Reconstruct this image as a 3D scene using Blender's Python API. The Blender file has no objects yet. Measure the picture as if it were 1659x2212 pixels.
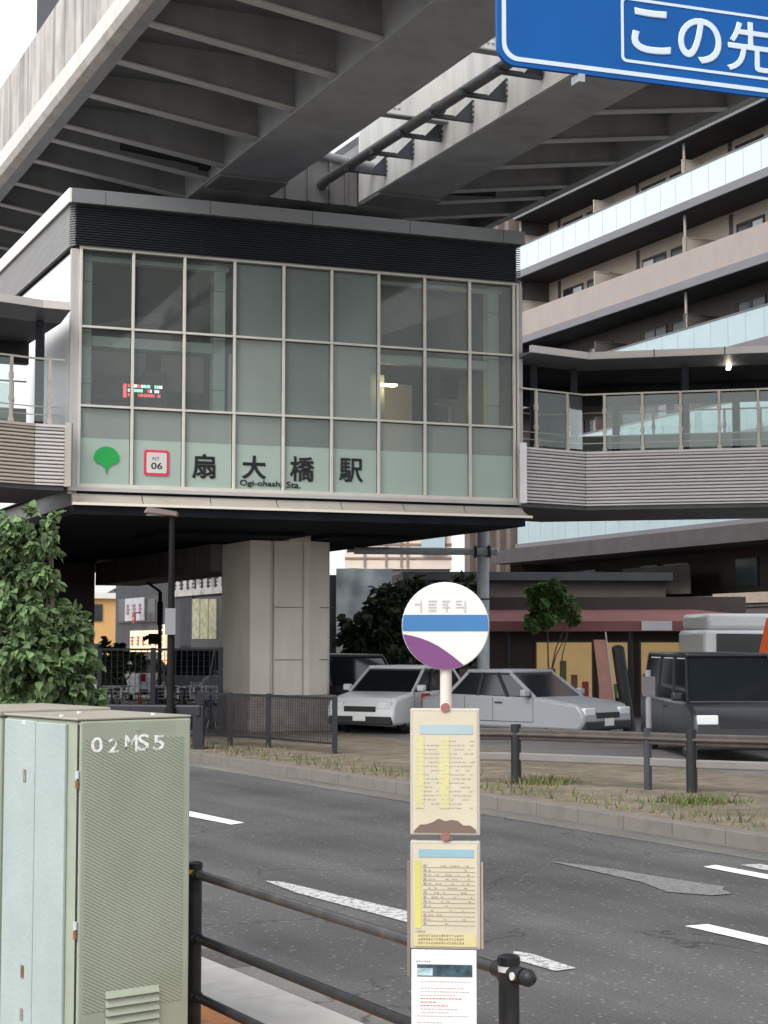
import bpy, bmesh, math, random
from math import sin, cos, tan, radians, pi, sqrt, atan
from mathutils import Vector, Matrix
random.seed(7)
SC = bpy.context.scene
COL = SC.collection
# ------------------------------------------------------------------ camera
F, W_, H_, HOR = 3700.0, 1659.0, 2212.0, 1388.0      # focal length, picture size and horizon row in photo pixels
EYE = 2.15
TH = atan((HOR - H_/2)/F)
cam = bpy.data.cameras.new("camera"); camo = bpy.data.objects.new("camera", cam); COL.objects.link(camo)
cam.sensor_fit = 'HORIZONTAL'; cam.sensor_width = 36; cam.lens = 36*F/W_
cam.clip_start = .1; cam.clip_end = 3000
camo.location = (0, 0, EYE); camo.rotation_euler = (pi/2 + TH, 0, 0)
SC.camera = camo
# ------------------------------------------------------------------ world, sun, exposure
SUN_EL, SUN_AZ = radians(48), radians(215)
w = bpy.data.worlds.new("World"); SC.world = w; w.use_nodes = True
nt = w.node_tree; nt.nodes.clear()
sky = nt.nodes.new('ShaderNodeTexSky'); sky.sky_type = 'NISHITA'; sky.sun_disc = False
sky.sun_elevation = SUN_EL; sky.sun_rotation = SUN_AZ; sky.air_density = 1.0; sky.dust_density = 1.5
hs = nt.nodes.new('ShaderNodeHueSaturation'); hs.inputs['Saturation'].default_value = .22
bg = nt.nodes.new('ShaderNodeBackground'); bg.inputs['Strength'].default_value = .13
wo = nt.nodes.new('ShaderNodeOutputWorld')
tcw = nt.nodes.new('ShaderNodeTexCoord'); sx = nt.nodes.new('ShaderNodeSeparateXYZ'); nt.links.new(tcw.outputs['Generated'], sx.inputs[0])
mr = nt.nodes.new('ShaderNodeMapRange'); mr.inputs['From Min'].default_value = 0; mr.inputs['From Max'].default_value = 1; mr.inputs['To Min'].default_value = .75; mr.inputs['To Max'].default_value = 2.0
mxw = nt.nodes.new('ShaderNodeMix'); mxw.data_type = 'RGBA'; mxw.blend_type = 'MULTIPLY'; mxw.inputs[0].default_value = 1      # overcast: the zenith is brighter than the horizon
nt.links.new(sx.outputs[2], mr.inputs['Value']); nt.links.new(sky.outputs[0], hs.inputs['Color']); nt.links.new(hs.outputs[0], mxw.inputs[6]); nt.links.new(mr.outputs[0], mxw.inputs[7]); nt.links.new(mxw.outputs[2], bg.inputs['Color']); nt.links.new(bg.outputs[0], wo.inputs[0])
sl = bpy.data.lights.new("sun", 'SUN'); sl.energy = .8; sl.angle = radians(25); sl.color = (1, .96, .9)
so = bpy.data.objects.new("sun", sl); COL.objects.link(so)
sd = Vector((sin(SUN_AZ)*cos(SUN_EL), cos(SUN_AZ)*cos(SUN_EL), sin(SUN_EL)))
so.rotation_euler = (-sd).to_track_quat('-Z', 'Y').to_euler(); so.location = (0, 0, 60)
SC.view_settings.view_transform = 'Standard'; SC.view_settings.look = 'None'; SC.view_settings.gamma = 1
SC.view_settings.exposure = 1.25
SC.cycles.max_bounces = 7; SC.cycles.transparent_max_bounces = 16

# ------------------------------------------------------------------ geometry helpers
FH = sqrt(F*F + (HOR - H_/2)**2)
def ray(x, y):
    dx = (x - W_/2)/F; dy = (y - H_/2)/F
    fw = cos(TH) + dy*sin(TH); up = sin(TH) - dy*cos(TH)
    return dx/fw, up/fw
def P(x, y, Z):
    a, b = ray(x, y); return Vector((a*Z, Z, EYE + b*Z))
def zat(y, Z, x=830): return P(x, y, Z).z
def PG(x, y, z=0.0):
    a, b = ray(x, y); Z = (z - EYE)/b; return Vector((a*Z, Z, z))
class Frame:
    def __init__(s, ang, org=(0, 0, 0)):
        s.a = ang; s.o = Vector(org); s.X = Vector((cos(ang), sin(ang), 0)); s.Y = Vector((-sin(ang), cos(ang), 0))
    def loc(s, p): d = Vector(p) - s.o; return Vector((d.dot(s.X), d.dot(s.Y), d.z))
    def onx(s, x, y, X):      # ray meets local plane x = X
        a, b = ray(x, y); d = Vector((a, 1, b)); o = Vector((0, 0, EYE))
        t = (X - (o - s.o).dot(s.X))/d.dot(s.X); return s.loc(o + d*t)
    def ony(s, x, y, Y):
        a, b = ray(x, y); d = Vector((a, 1, b)); o = Vector((0, 0, EYE))
        t = (Y - (o - s.o).dot(s.Y))/d.dot(s.Y); return s.loc(o + d*t)
VA = atan(1630/FH); RA = atan(2030/FH)
FV = Frame(VA)        # viaduct frame: x across, y along
FR = Frame(RA)        # road frame: x across, y along

class G:
    def __init__(s): s.v = []; s.f = []; s.m = []
    def add(s, vs, fs, m=0):
        n = len(s.v); s.v += [tuple(v) for v in vs]; s.f += [tuple(i+n for i in f) for f in fs]; s.m += [m]*len(fs); return s
    def hexa(s, p, m=0):
        return s.add(p, [(0,3,2,1),(4,5,6,7),(0,1,5,4),(1,2,6,5),(2,3,7,6),(3,0,4,7)], m)
    def box(s, x0, y0, z0, x1, y1, z1, m=0):
        x0,x1=min(x0,x1),max(x0,x1); y0,y1=min(y0,y1),max(y0,y1); z0,z1=min(z0,z1),max(z0,z1)
        return s.hexa([(x0,y0,z0),(x1,y0,z0),(x1,y1,z0),(x0,y1,z0),(x0,y0,z1),(x1,y0,z1),(x1,y1,z1),(x0,y1,z1)], m)
    def beam(s, a, b, wd, h, m=0, up=(0,0,1)):        # box along a-b
        a, b = Vector(a), Vector(b); d = (b-a).normalized(); u = Vector(up); r = d.cross(u).normalized(); u = r.cross(d)
        p = []
        for q in (a, b):
            for i, j in ((-1,-1),(1,-1),(1,1),(-1,1)): p.append(q + r*(wd/2*i) + u*(h/2*j))
        return s.add(p, [(0,1,2,3),(7,6,5,4),(0,4,5,1),(1,5,6,2),(2,6,7,3),(3,7,4,0)], m)
    def tube(s, a, b, r, n=12, m=0, r2=None, cap=True):
        a, b = Vector(a), Vector(b); d = (b-a).normalized()
        u = d.orthogonal().normalized(); v = d.cross(u); r2 = r if r2 is None else r2
        p = [a + (u*cos(2*pi*i/n)+v*sin(2*pi*i/n))*r for i in range(n)] + [b + (u*cos(2*pi*i/n)+v*sin(2*pi*i/n))*r2 for i in range(n)]
        f = [(i, (i+1)%n, n+(i+1)%n, n+i) for i in range(n)]
        if cap: f += [tuple(range(n))[::-1], tuple(range(n, 2*n))]
        return s.add(p, f, m)
    def path(s, pts, r, n=10, m=0):
        for a, b in zip(pts, pts[1:]): s.tube(a, b, r, n, m)
        return s
    def prism(s, pts, d, m=0, mc=None):                 # polygon (list of 3d points) extruded by vector d
        n = len(pts); d = Vector(d); p = [Vector(q) for q in pts] + [Vector(q)+d for q in pts]
        s.add(p, [tuple(range(n))[::-1], tuple(range(n, 2*n))] + [(i, (i+1)%n, n+(i+1)%n, n+i) for i in range(n)], m)
        return s
    def torus(s, c, ax, R, r, n=24, k=8, m=0):
        c = Vector(c); ax = Vector(ax).normalized(); u = ax.orthogonal().normalized(); v = ax.cross(u)
        p = []
        for i in range(n):
            a = 2*pi*i/n; q = u*cos(a)+v*sin(a)
            for j in range(k):
                b = 2*pi*j/k; p.append(c + q*(R + r*cos(b)) + ax*(r*sin(b)))
        return s.add(p, [(i*k+j, ((i+1)%n)*k+j, ((i+1)%n)*k+(j+1)%k, i*k+(j+1)%k) for i in range(n) for j in range(k)], m)
    def blob(s, c, rx, ry, rz, m=0, n=10, k=7, jit=0):
        p = [Vector(c)+Vector((0,0,-rz))]
        for j in range(1, k):
            b = -pi/2 + pi*j/k
            for i in range(n):
                a = 2*pi*i/n; q = 1+random.uniform(-jit, jit)
                p.append(Vector(c)+Vector((rx*cos(a)*cos(b)*q, ry*sin(a)*cos(b)*q, rz*sin(b)*q)))
        p.append(Vector(c)+Vector((0,0,rz))); L = len(p)-1
        f = [(0, 1+(i+1)%n, 1+i) for i in range(n)] + [(L, L-n+i, L-n+(i+1)%n) for i in range(n)]
        for j in range(k-2):
            for i in range(n): f.append((1+j*n+i, 1+j*n+(i+1)%n, 1+(j+1)*n+(i+1)%n, 1+(j+1)*n+i))
        return s.add(p, f, m)
def setp(o, label=None, cat=None, group=None, kind=None):
    if label: o['label'] = label
    if cat: o['category'] = cat
    if group: o['group'] = group
    if kind: o['kind'] = kind
    return o
def T(name, label, cat, loc=(0,0,0), rz=0, group=None):
    o = bpy.data.objects.new(name, None); COL.objects.link(o); o.empty_display_size = .3
    o.location = loc; o.rotation_euler = (0, 0, rz); return setp(o, label, cat, group)
def O(name, g, mats, parent=None, smooth=False, bevel=0, off=None, label=None):
    me = bpy.data.meshes.new(name)
    v = g.v if off is None else [(a-off[0], b-off[1], c-off[2]) for a, b, c in g.v]
    me.from_pydata(v, [], g.f)
    for m in (mats if isinstance(mats, (list, tuple)) else [mats]): me.materials.append(m)
    me.polygons.foreach_set('material_index', g.m)
    bm = bmesh.new(); bm.from_mesh(me); bmesh.ops.recalc_face_normals(bm, faces=bm.faces); bm.to_mesh(me); bm.free()
    if smooth:
        me.polygons.foreach_set('use_smooth', [True]*len(me.polygons))
        try: me.set_sharp_from_angle(angle=radians(35))
        except Exception: pass
    o = bpy.data.objects.new(name, me); COL.objects.link(o)
    if parent: o.parent = parent
    if bevel:
        b = o.modifiers.new('bevel', 'BEVEL'); b.width = bevel; b.segments = 2; b.limit_method = 'ANGLE'; b.angle_limit = radians(40)
    if label: o['label'] = label
    return o
def S(name, g, mats, rz=0, **k):
    o = O(name, g, mats, **k); o.rotation_euler = (0, 0, rz); o['kind'] = 'structure'; return o
def dup(root, loc, rz, label=None):
    r = root.copy(); COL.objects.link(r); r.location = loc; r.rotation_euler = (0, 0, rz)
    if label: r['label'] = label
    for ch in list(root.children):
        c = ch.copy(); COL.objects.link(c); c.parent = r
        for g_ in ch.children:
            d = g_.copy(); COL.objects.link(d); d.parent = c
    return r
def text(name, body, mat, parent, loc, ux, uz, w_, h_, depth=.01, bold=0.0):
    """writing fitted to a w_ x h_ box whose lower left corner is loc, on the plane of ux (reading direction) and uz (up)"""
    cu = bpy.data.curves.new(name, 'FONT'); cu.body = body; cu.size = 1; cu.extrude = .01; cu.bevel_depth = bold; cu.bevel_resolution = 0; cu.resolution_u = 6
    to = bpy.data.objects.new(name, cu); COL.objects.link(to)
    dg = bpy.context.evaluated_depsgraph_get(); me = bpy.data.meshes.new_from_object(to.evaluated_get(dg))
    bpy.data.objects.remove(to)
    bm = bmesh.new(); bm.from_mesh(me)
    ux, uz = Vector(ux).normalized(), Vector(uz).normalized(); nrm = ux.cross(uz)
    xs = [v.co.x for v in bm.verts]; ys = [v.co.y for v in bm.verts]; zs = [v.co.z for v in bm.verts]
    x0, x1, y0, y1, zmin, zmax = min(xs), max(xs), min(ys), max(ys), min(zs), max(zs)
    for v in bm.verts:
        X = (v.co.x-x0)/(x1-x0)*w_; Y = (v.co.y-y0)/(y1-y0)*h_
        v.co = Vector(loc) + ux*X + uz*Y + nrm*(depth*(v.co.z-zmin)/(zmax-zmin))
    bmesh.ops.recalc_face_normals(bm, faces=bm.faces); me2 = bpy.data.meshes.new(name); bm.to_mesh(me2); bm.free(); me2.materials.append(mat)
    o = bpy.data.objects.new(name, me2); COL.objects.link(o); o.parent = parent
    return o
# ------------------------------------------------------------------ materials
def lin(c):
    if isinstance(c, (int, float)): c = (c, c, c)
    return tuple((x/255/12.92 if x/255 <= .04045 else ((x/255+.055)/1.055)**2.4) for x in c)
def M(name, col, rough=.65, metal=0, var=.12, vs=2.0, streak=0, ss=6.0, bump=0, bs=60, emis=0, ec=None, spec=.4, dirt=0, dcol=(.08,.06,.045), ds=3):
    """procedural principled: colour varied by noise, optional vertical streaks, dirt patches and fine bump"""
    m = bpy.data.materials.new(name); m.use_nodes = True; n = m.node_tree.nodes; L = m.node_tree.links
    b = n['Principled BSDF']; b.inputs['Roughness'].default_value = rough; b.inputs['Metallic'].default_value = metal
    b.inputs['Specular IOR Level'].default_value = spec
    tc = n.new('ShaderNodeTexCoord')
    def noise(scale, det=4, mp=None):
        t = n.new('ShaderNodeTexNoise'); t.inputs['Scale'].default_value = scale; t.inputs['Detail'].default_value = det
        if mp:
            q = n.new('ShaderNodeMapping'); q.inputs['Scale'].default_value = mp; L.new(tc.outputs['Object'], q.inputs['Vector']); L.new(q.outputs[0], t.inputs['Vector'])
        else: L.new(tc.outputs['Object'], t.inputs['Vector'])
        return t.outputs['Fac']
    def rng(x, a, b_, c, d):
        r = n.new('ShaderNodeMapRange'); L.new(x, r.inputs['Value'])
        for k, v in zip(('From Min','From Max','To Min','To Max'), (a, b_, c, d)): r.inputs[k].default_value = v
        return r.outputs[0]
    def mixc(fac, A, B, mode='MIX'):
        x = n.new('ShaderNodeMix'); x.data_type = 'RGBA'; x.blend_type = mode
        for s_, v in ((0, fac), (6, A), (7, B)):
            if hasattr(v, 'is_linked'): L.new(v, x.inputs[s_])
            else: x.inputs[s_].default_value = v
        return x.outputs[2]
    c = (*col, 1)
    lo = tuple(max(0, x*(1-var)) for x in col)+(1,); hi = tuple(min(1, x*(1+var)) for x in col)+(1,)
    out = mixc(rng(noise(vs, 6), .3, .7, 0, 1), lo, hi)
    if streak: out = mixc(rng(noise(1, 5, (ss, ss, .35)), .42, .72, 0, streak), out, (*[x*.35 for x in col], 1))
    if dirt: out = mixc(rng(noise(ds, 8), .5, .72, 0, dirt), out, (*dcol, 1))
    L.new(out, b.inputs['Base Color'])
    if bump:
        bp = n.new('ShaderNodeBump'); bp.inputs['Strength'].default_value = bump; bp.inputs['Distance'].default_value = .01
        L.new(noise(bs, 4), bp.inputs['Height']); L.new(bp.outputs[0], b.inputs['Normal'])
    if emis:
        b.inputs['Emission Color'].default_value = (*(ec or col), 1); b.inputs['Emission Strength'].default_value = emis
    m['io'] = 1
    return m
def glass(name, tint, refl=.08, body=0, bcol=(.3,.35,.33), rough=.03):
    """window glass: see-through tint, mirror share by angle, and (body) a share of frosted white light"""
    m = bpy.data.materials.new(name); m.use_nodes = True; n = m.node_tree.nodes; L = m.node_tree.links; n.clear()
    o = n.new('ShaderNodeOutputMaterial'); tr = n.new('ShaderNodeBsdfTransparent'); tr.inputs[0].default_value = (*tint, 1)
    gl = n.new('ShaderNodeBsdfGlossy'); gl.inputs['Roughness'].default_value = rough; gl.inputs[0].default_value = (.9,.95,.93,1)
    cur = tr.outputs[0]
    if body:
        d = n.new('ShaderNodeBsdfDiffuse'); tc = n.new('ShaderNodeTexCoord'); t = n.new('ShaderNodeTexNoise'); t.inputs['Scale'].default_value = .9; t.inputs['Detail'].default_value = 3
        L.new(tc.outputs['Object'], t.inputs['Vector'])
        r = n.new('ShaderNodeMix'); r.data_type = 'RGBA'; r.inputs[6].default_value = (*[x*.85 for x in bcol], 1); r.inputs[7].default_value = (*[min(1, x*1.12) for x in bcol], 1)
        L.new(t.outputs['Fac'], r.inputs[0]); L.new(r.outputs[2], d.inputs[0])
        mx = n.new('ShaderNodeMixShader'); mx.inputs[0].default_value = body; L.new(cur, mx.inputs[1]); L.new(d.outputs[0], mx.inputs[2]); cur = mx.outputs[0]
    fr = n.new('ShaderNodeFresnel'); fr.inputs[0].default_value = 1.45
    ad = n.new('ShaderNodeMath'); ad.operation = 'MULTIPLY_ADD'; ad.inputs[1].default_value = .8; ad.inputs[2].default_value = refl; L.new(fr.outputs[0], ad.inputs[0])
    mx = n.new('ShaderNodeMixShader'); L.new(ad.outputs[0], mx.inputs[0]); L.new(cur, mx.inputs[1]); L.new(gl.outputs[0], mx.inputs[2]); L.new(mx.outputs[0], o.inputs[0])
    return m
steel = M('viaduct_steel', (.345,.35,.355), .6, var=.08, vs=.7, streak=.2, ss=2, dirt=.3, ds=1.2, dcol=(.17,.155,.14))
steel_w = M('rib_web_steel', (.31,.305,.30), .6, var=.1, vs=.7, streak=.25, ss=2, dirt=.35, ds=1.4, dcol=(.14,.125,.11)); steel_f = M('rib_flange_steel', (.46,.45,.43), .55, var=.08, vs=1, dirt=.2, ds=3, dcol=(.2,.17,.14))  # flanges paler, webs darker: light from the ground put into the steel colour
steel_d = M('viaduct_steel_dark', (.20,.19,.185), .65, var=.12, vs=.7, dirt=.3, ds=1.5, dcol=(.07,.06,.055))
conc = M('barrier_concrete', (.42,.39,.36), .85, var=.16, vs=1.5, streak=.85, ss=3.2, bump=.25)
conc_lt = M('edge_concrete', (.62,.58,.52), .8, var=.1, vs=2, streak=.3, ss=5)
deck_u = M('deck_underside', (.14,.145,.15), .8)
black = M('black_metal', (.012,.013,.016), .45, var=.2)
black2 = M('black_louvre', (.010,.013,.018), .5, var=.2, vs=3)
dgrey = M('dark_grey_metal', (.042,.044,.05), .6, spec=.2)
mgrey = M('mid_grey_metal', (.20,.20,.21), .5, var=.06)
lgrey = M('light_grey_panel', (.42,.40,.39), .5, var=.06, vs=1)
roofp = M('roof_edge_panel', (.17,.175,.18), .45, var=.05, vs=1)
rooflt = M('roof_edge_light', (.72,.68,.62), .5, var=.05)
whitep = M('white_panel', (.74,.73,.74), .4, var=.03, vs=1)
frame_m = M('window_frame_aluminium', (.55,.52,.46), .4, var=.06, vs=4)
beige_m = M('beige_metal', (.34,.31,.265), .5, var=.08, vs=2)
pinkgrey = M('brown_grey_panel', (.33,.30,.29), .45, var=.08, vs=1.5)
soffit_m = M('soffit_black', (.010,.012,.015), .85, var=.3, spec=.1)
pierm = M('pier_concrete', (.68,.63,.55), .85, var=.05, vs=1, streak=.12, ss=2.4, bump=.2, bs=30)
pierb = M('pier_stone', (.26,.22,.19), .9, var=.25, vs=5, bump=.5, bs=20)
browndark = M('brown_dark_concrete', (.085,.07,.06), .8, var=.15, vs=1)
galv = M('galvanised_steel', (.44,.48,.51), .5, metal=.1, var=.12, vs=6)
pipe_m = M('pipe_grey', (.12,.12,.12), .5, var=.15, vs=3)
brk = M('bracket_blue_grey', (.06,.068,.08), .5, var=.15, vs=3)
rust = M('rust', (.16,.07,.035), .9, var=.3, vs=20)
clear = glass('clear_glass', (.80,.85,.82), .01, body=.16, bcol=(.30,.34,.32))
frost = glass('frosted_glass', (.6,.66,.62), .0, body=.58, bcol=(.34,.385,.35), rough=.15)
frost_d = glass('frosted_glass_dark', (.5,.56,.54), .0, body=.62, bcol=(.22,.255,.24), rough=.15)
film = glass('green_film', (.6,.72,.64), .0, body=.86, bcol=(.37,.455,.395), rough=.2)
railglass = glass('rail_glass', (.75,.84,.82), .03, body=.12, bcol=(.4,.45,.43))
# ------------------------------------------------------------------ ground
def asphalt(name, col, sp=.5, patch=.25):
    m = M(name, col, .88, var=.22, vs=.5, bump=.9, bs=55, spec=.25)
    n = m.node_tree.nodes; L = m.node_tree.links; b = n['Principled BSDF']
    src = b.inputs['Base Color'].links[0].from_socket
    tc = n.new('ShaderNodeTexCoord'); v = n.new('ShaderNodeTexVoronoi'); v.inputs['Scale'].default_value = 28; L.new(tc.outputs['Object'], v.inputs['Vector'])
    w2 = n.new('ShaderNodeTexNoise'); w2.inputs['Scale'].default_value = 45; w2.inputs['Detail'].default_value = 8; w2.inputs['Roughness'].default_value=.8; L.new(tc.outputs['Object'], w2.inputs['Vector'])
    r = n.new('ShaderNodeMapRange'); r.inputs['From Min'].default_value = .35; r.inputs['From Max'].default_value = .65; r.inputs['To Min'].default_value = 1-sp; r.inputs['To Max'].default_value = 1+sp; L.new(w2.outputs['Fac'], r.inputs['Value'])
    mu = n.new('ShaderNodeMix'); mu.data_type = 'RGBA'; mu.blend_type = 'MULTIPLY'; mu.inputs[0].default_value = 1; L.new(src, mu.inputs[6]); L.new(r.outputs[0], mu.inputs[7])
    s2 = n.new('ShaderNodeSeparateColor'); L.new(v.outputs['Color'], s2.inputs[0]); g2 = n.new('ShaderNodeMath'); g2.operation = 'GREATER_THAN'; g2.inputs[1].default_value = .93; L.new(s2.outputs[0], g2.inputs[0])
    g3 = n.new('ShaderNodeMath'); g3.operation = 'LESS_THAN'; g3.inputs[1].default_value = .42; L.new(v.outputs['Distance'], g3.inputs[0])
    g4 = n.new('ShaderNodeMath'); g4.operation = 'MULTIPLY'; L.new(g2.outputs[0], g4.inputs[0]); L.new(g3.outputs[0], g4.inputs[1])
    g5 = n.new('ShaderNodeMath'); g5.operation = 'MULTIPLY'; g5.inputs[1].default_value = .55; L.new(g4.outputs[0], g5.inputs[0])
    mp = n.new('ShaderNodeMapping'); mp.inputs['Scale'].default_value = (1.1,.05,1); L.new(tc.outputs['Object'], mp.inputs['Vector']); t3 = n.new('ShaderNodeTexNoise'); t3.inputs['Scale'].default_value = 1; t3.inputs['Detail'].default_value = 4; L.new(mp.outputs[0], t3.inputs['Vector'])
    r3 = n.new('ShaderNodeMapRange'); r3.inputs['From Min'].default_value = .35; r3.inputs['From Max'].default_value = .65; r3.inputs['To Min'].default_value = .80; r3.inputs['To Max'].default_value = 1.22; L.new(t3.outputs['Fac'], r3.inputs['Value'])
    m3 = n.new('ShaderNodeMix'); m3.data_type = 'RGBA'; m3.blend_type = 'MULTIPLY'; m3.inputs[0].default_value = 1; L.new(mu.outputs[2], m3.inputs[6]); L.new(r3.outputs[0], m3.inputs[7])
    wn = n.new('ShaderNodeTexNoise'); wn.inputs['Scale'].default_value = 1.3; wn.inputs['Detail'].default_value = 6; L.new(tc.outputs['Object'], wn.inputs['Vector'])
    wa = n.new('ShaderNodeVectorMath'); wa.operation = 'MULTIPLY_ADD'; wa.inputs[1].default_value = (1.2,1.2,0); L.new(wn.outputs['Color'], wa.inputs[0]); L.new(tc.outputs['Object'], wa.inputs[2])
    cv = n.new('ShaderNodeTexVoronoi'); cv.feature = 'DISTANCE_TO_EDGE'; cv.inputs['Scale'].default_value = .28; L.new(wa.outputs[0], cv.inputs['Vector'])
    cr = n.new('ShaderNodeMapRange'); cr.inputs['From Min'].default_value = .0; cr.inputs['From Max'].default_value = .005; cr.inputs['To Min'].default_value = .45; cr.inputs['To Max'].default_value = 1; L.new(cv.outputs['Distance'], cr.inputs['Value'])
    m4 = n.new('ShaderNodeMix'); m4.data_type = 'RGBA'; m4.blend_type = 'MULTIPLY'; m4.inputs[0].default_value = 1; L.new(m3.outputs[2], m4.inputs[6]); L.new(cr.outputs[0], m4.inputs[7]); mu = m4
    mx = n.new('ShaderNodeMix'); mx.data_type = 'RGBA'; mx.inputs[7].default_value = (.22,.21,.2,1); L.new(g5.outputs[0], mx.inputs[0]); L.new(mu.outputs[2], mx.inputs[6]); L.new(mx.outputs[2], b.inputs['Base Color'])
    return m
asph = asphalt('asphalt', (.069,.068,.067)); gutt = asphalt('gutter_asphalt', (.12,.115,.105), .25)
patchm = asphalt('patched_asphalt', (.075,.066,.06), .2)
pave = M('far_pavement', (.13,.125,.119), .9, var=.2, vs=1.2, bump=.4, bs=20)
vergem = M('verge_soil', (.15,.12,.088), .95, var=.35, vs=3, dirt=.6, dcol=(.06,.075,.03), ds=2, bump=.8, bs=12)
kerbm = M('kerb_stone', (.35,.335,.31), .85, var=.1, vs=6, dirt=.3, dcol=(.2,.16,.13), bump=.3)
kerbf = M('far_kerb_stone', (.145,.132,.115), .9, var=.2, vs=3, dirt=.5, bump=.3)
tile = M('orange_paving', (.45,.19,.07), .85, var=.2, vs=8, dirt=.35, ds=10, bump=.3)
def worn(name, a, cov):
    m = M(name, (a, a, a*.97), .8, var=.08, vs=10, bump=.5)
    n = m.node_tree.nodes; L = m.node_tree.links; b = n['Principled BSDF']; src = b.inputs['Base Color'].links[0].from_socket
    tc = n.new('ShaderNodeTexCoord'); t = n.new('ShaderNodeTexNoise'); t.inputs['Scale'].default_value = 22; t.inputs['Detail'].default_value = 8; t.inputs['Roughness'].default_value = .75; L.new(tc.outputs['Object'], t.inputs['Vector'])
    r = n.new('ShaderNodeMapRange'); r.inputs['From Min'].default_value = cov-.06; r.inputs['From Max'].default_value = cov+.06; L.new(t.outputs['Fac'], r.inputs['Value'])
    x = n.new('ShaderNodeMix'); x.data_type = 'RGBA'; x.inputs[7].default_value = (.06,.06,.06,1); L.new(r.outputs[0], x.inputs[0]); L.new(src, x.inputs[6]); L.new(x.outputs[2], b.inputs['Base Color'])
    return m
paint = worn('road_paint', .66, .70); paint_w = worn('worn_road_paint', .45, .545); paint_g = worn('scraped_paint', .17, .55)
KN, KF = 4.32, 12.0
S('ground', G().box(-400, -400, -.3, 600, 800, -.02), pave, RA)
S('road', G().add([(KN,-80,0),(KF,-80,0),(KF,300,0),(KN,300,0)], [(0,1,2,3)]), asph, RA)
S('gutter', G().add([(KN,-80,.004),(KN+.62,-80,.004),(KN+.62,300,.004),(KN,300,.004)], [(0,1,2,3)]).add([(KF-.5,-80,.004),(KF,-80,.004),(KF,300,.004),(KF-.5,300,.004)], [(0,1,2,3)]), gutt, RA)
g = G()
for i in range(-30, 80): g.box(KN-.52, i*.9, -.02, KN, i*.9+.892, .155)
S('near_kerb', g, kerbm, RA, bevel=.012)
g = G()
for i in range(-20, 120): g.box(KF, i*.9, -.02, KF+.2, i*.9+.892, .17)
S('far_kerb', g, kerbf, RA, bevel=.015)
S('pavement', G().box(3.0, -60, -.02, KN-.52, 150, .148), tile, RA)
S('pavement', G().box(-14, -60, -.02, 2.999, 150, .147), pave, RA)
S('verge', G().box(KF+.2, -30, -.02, 17.6, 100, .14), vergem, RA)
S('far_pavement', G().box(17.6, -30, -.02, 120, 140, .12), pave, RA)
def mark(name, pts, m, z=.008):
    q = [FR.loc(PG(x, y, z)) for x, y in pts]; gg = G().add(q, [tuple(range(len(q)))]); S(name, gg, m, RA)
mark('lane_marking', [(372,1744),(372,1756),(500,1781),(528,1777)], paint)
mark('lane_marking', [(572,1902),(612,1905),(880,1968),(1045,2021),(1010,2030),(880,1992),(640,1928)], paint_w)
mark('lane_marking', [(1110,2054),(1146,2059),(1244,2091),(1199,2097),(1105,2070)], paint_w)
mark('lane_marking', [(1479,2000),(1529,1996),(1720,2040),(1720,2055)], paint)
mark('lane_marking', [(1519,1872),(1546,1868),(1720,1900),(1720,1911)], paint)
mark('lane_marking', [(1600,1868),(1640,1866),(1760,1884),(1760,1893),(1650,1879)], paint_w)
mark('lane_marking', [(425,2024),(440,2026),(467,2041),(445,2043),(400,2028)], paint)
mark('scraped_marking', [(1182,1859),(1313,1875),(1433,1895),(1566,1915),(1560,1921),(1582,1930),(1539,1934),(1440,1926),(1386,1905),(1293,1884)], paint_g)
mark('road_patch', [(330,2050),(425,2052),(488,2043),(585,2082),(425,2098),(330,2105)], patchm, .006)
# grass tufts along the far verge
def leafmat(name, col, var=.35, tr=.35):
    m = M(name, col, .55, var=var, vs=6, spec=.3); n = m.node_tree.nodes; L = m.node_tree.links
    gi = n.new('ShaderNodeNewGeometry'); b = n['Principled BSDF']; src = b.inputs['Base Color'].links[0].from_socket
    r = n.new('ShaderNodeMapRange'); r.inputs['To Min'].default_value = 1-var*1.3; r.inputs['To Max'].default_value = 1+var*1.6; L.new(gi.outputs['Random Per Island'], r.inputs['Value'])
    x = n.new('ShaderNodeMix'); x.data_type = 'RGBA'; x.blend_type = 'MULTIPLY'; x.inputs[0].default_value = 1; L.new(src, x.inputs[6]); L.new(r.outputs[0], x.inputs[7]); L.new(x.outputs[2], b.inputs['Base Color'])
    t = n.new('ShaderNodeBsdfTranslucent'); L.new(x.outputs[2], t.inputs[0]); mx = n.new('ShaderNodeMixShader'); mx.inputs[0].default_value = tr
    L.new(b.outputs[0], mx.inputs[1]); L.new(t.outputs[0], mx.inputs[2]); L.new(mx.outputs[0], n['Material Output'].inputs[0]); return m
grassm = leafmat('grass_blades', (.11,.15,.05)); dryg = leafmat('dry_grass_blades', (.20,.17,.08))
g = G(); rr = random.Random(3)
for i in range(5200):
    y = rr.uniform(-2, 46); x = KF+.25+abs(rr.gauss(0, .55)) + rr.uniform(0, .5)
    if rr.random() < .45: y = rr.choice([13.2, 17.2, 20.6, 23.5, 9.1]) + rr.gauss(0, .25); x = KF+1.9+rr.gauss(0, .25)
    h = rr.uniform(.03, .16); a = rr.uniform(0, pi*2); dx, dy = cos(a)*.012, sin(a)*.012; lx, ly = rr.gauss(0, .05), rr.gauss(0, .05)
    g.add([(x-dx,y-dy,.13),(x+dx,y+dy,.13),(x+lx,y+ly,.13+h)], [(0,1,2)], 0 if rr.random() < .6 else 1)
gr = S('grass', g, [grassm, dryg], RA); gr['kind'] = 'stuff'; gr['label'] = 'dry and green grass growing on the verge behind the far kerb'; gr['category'] = 'grass'

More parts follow.
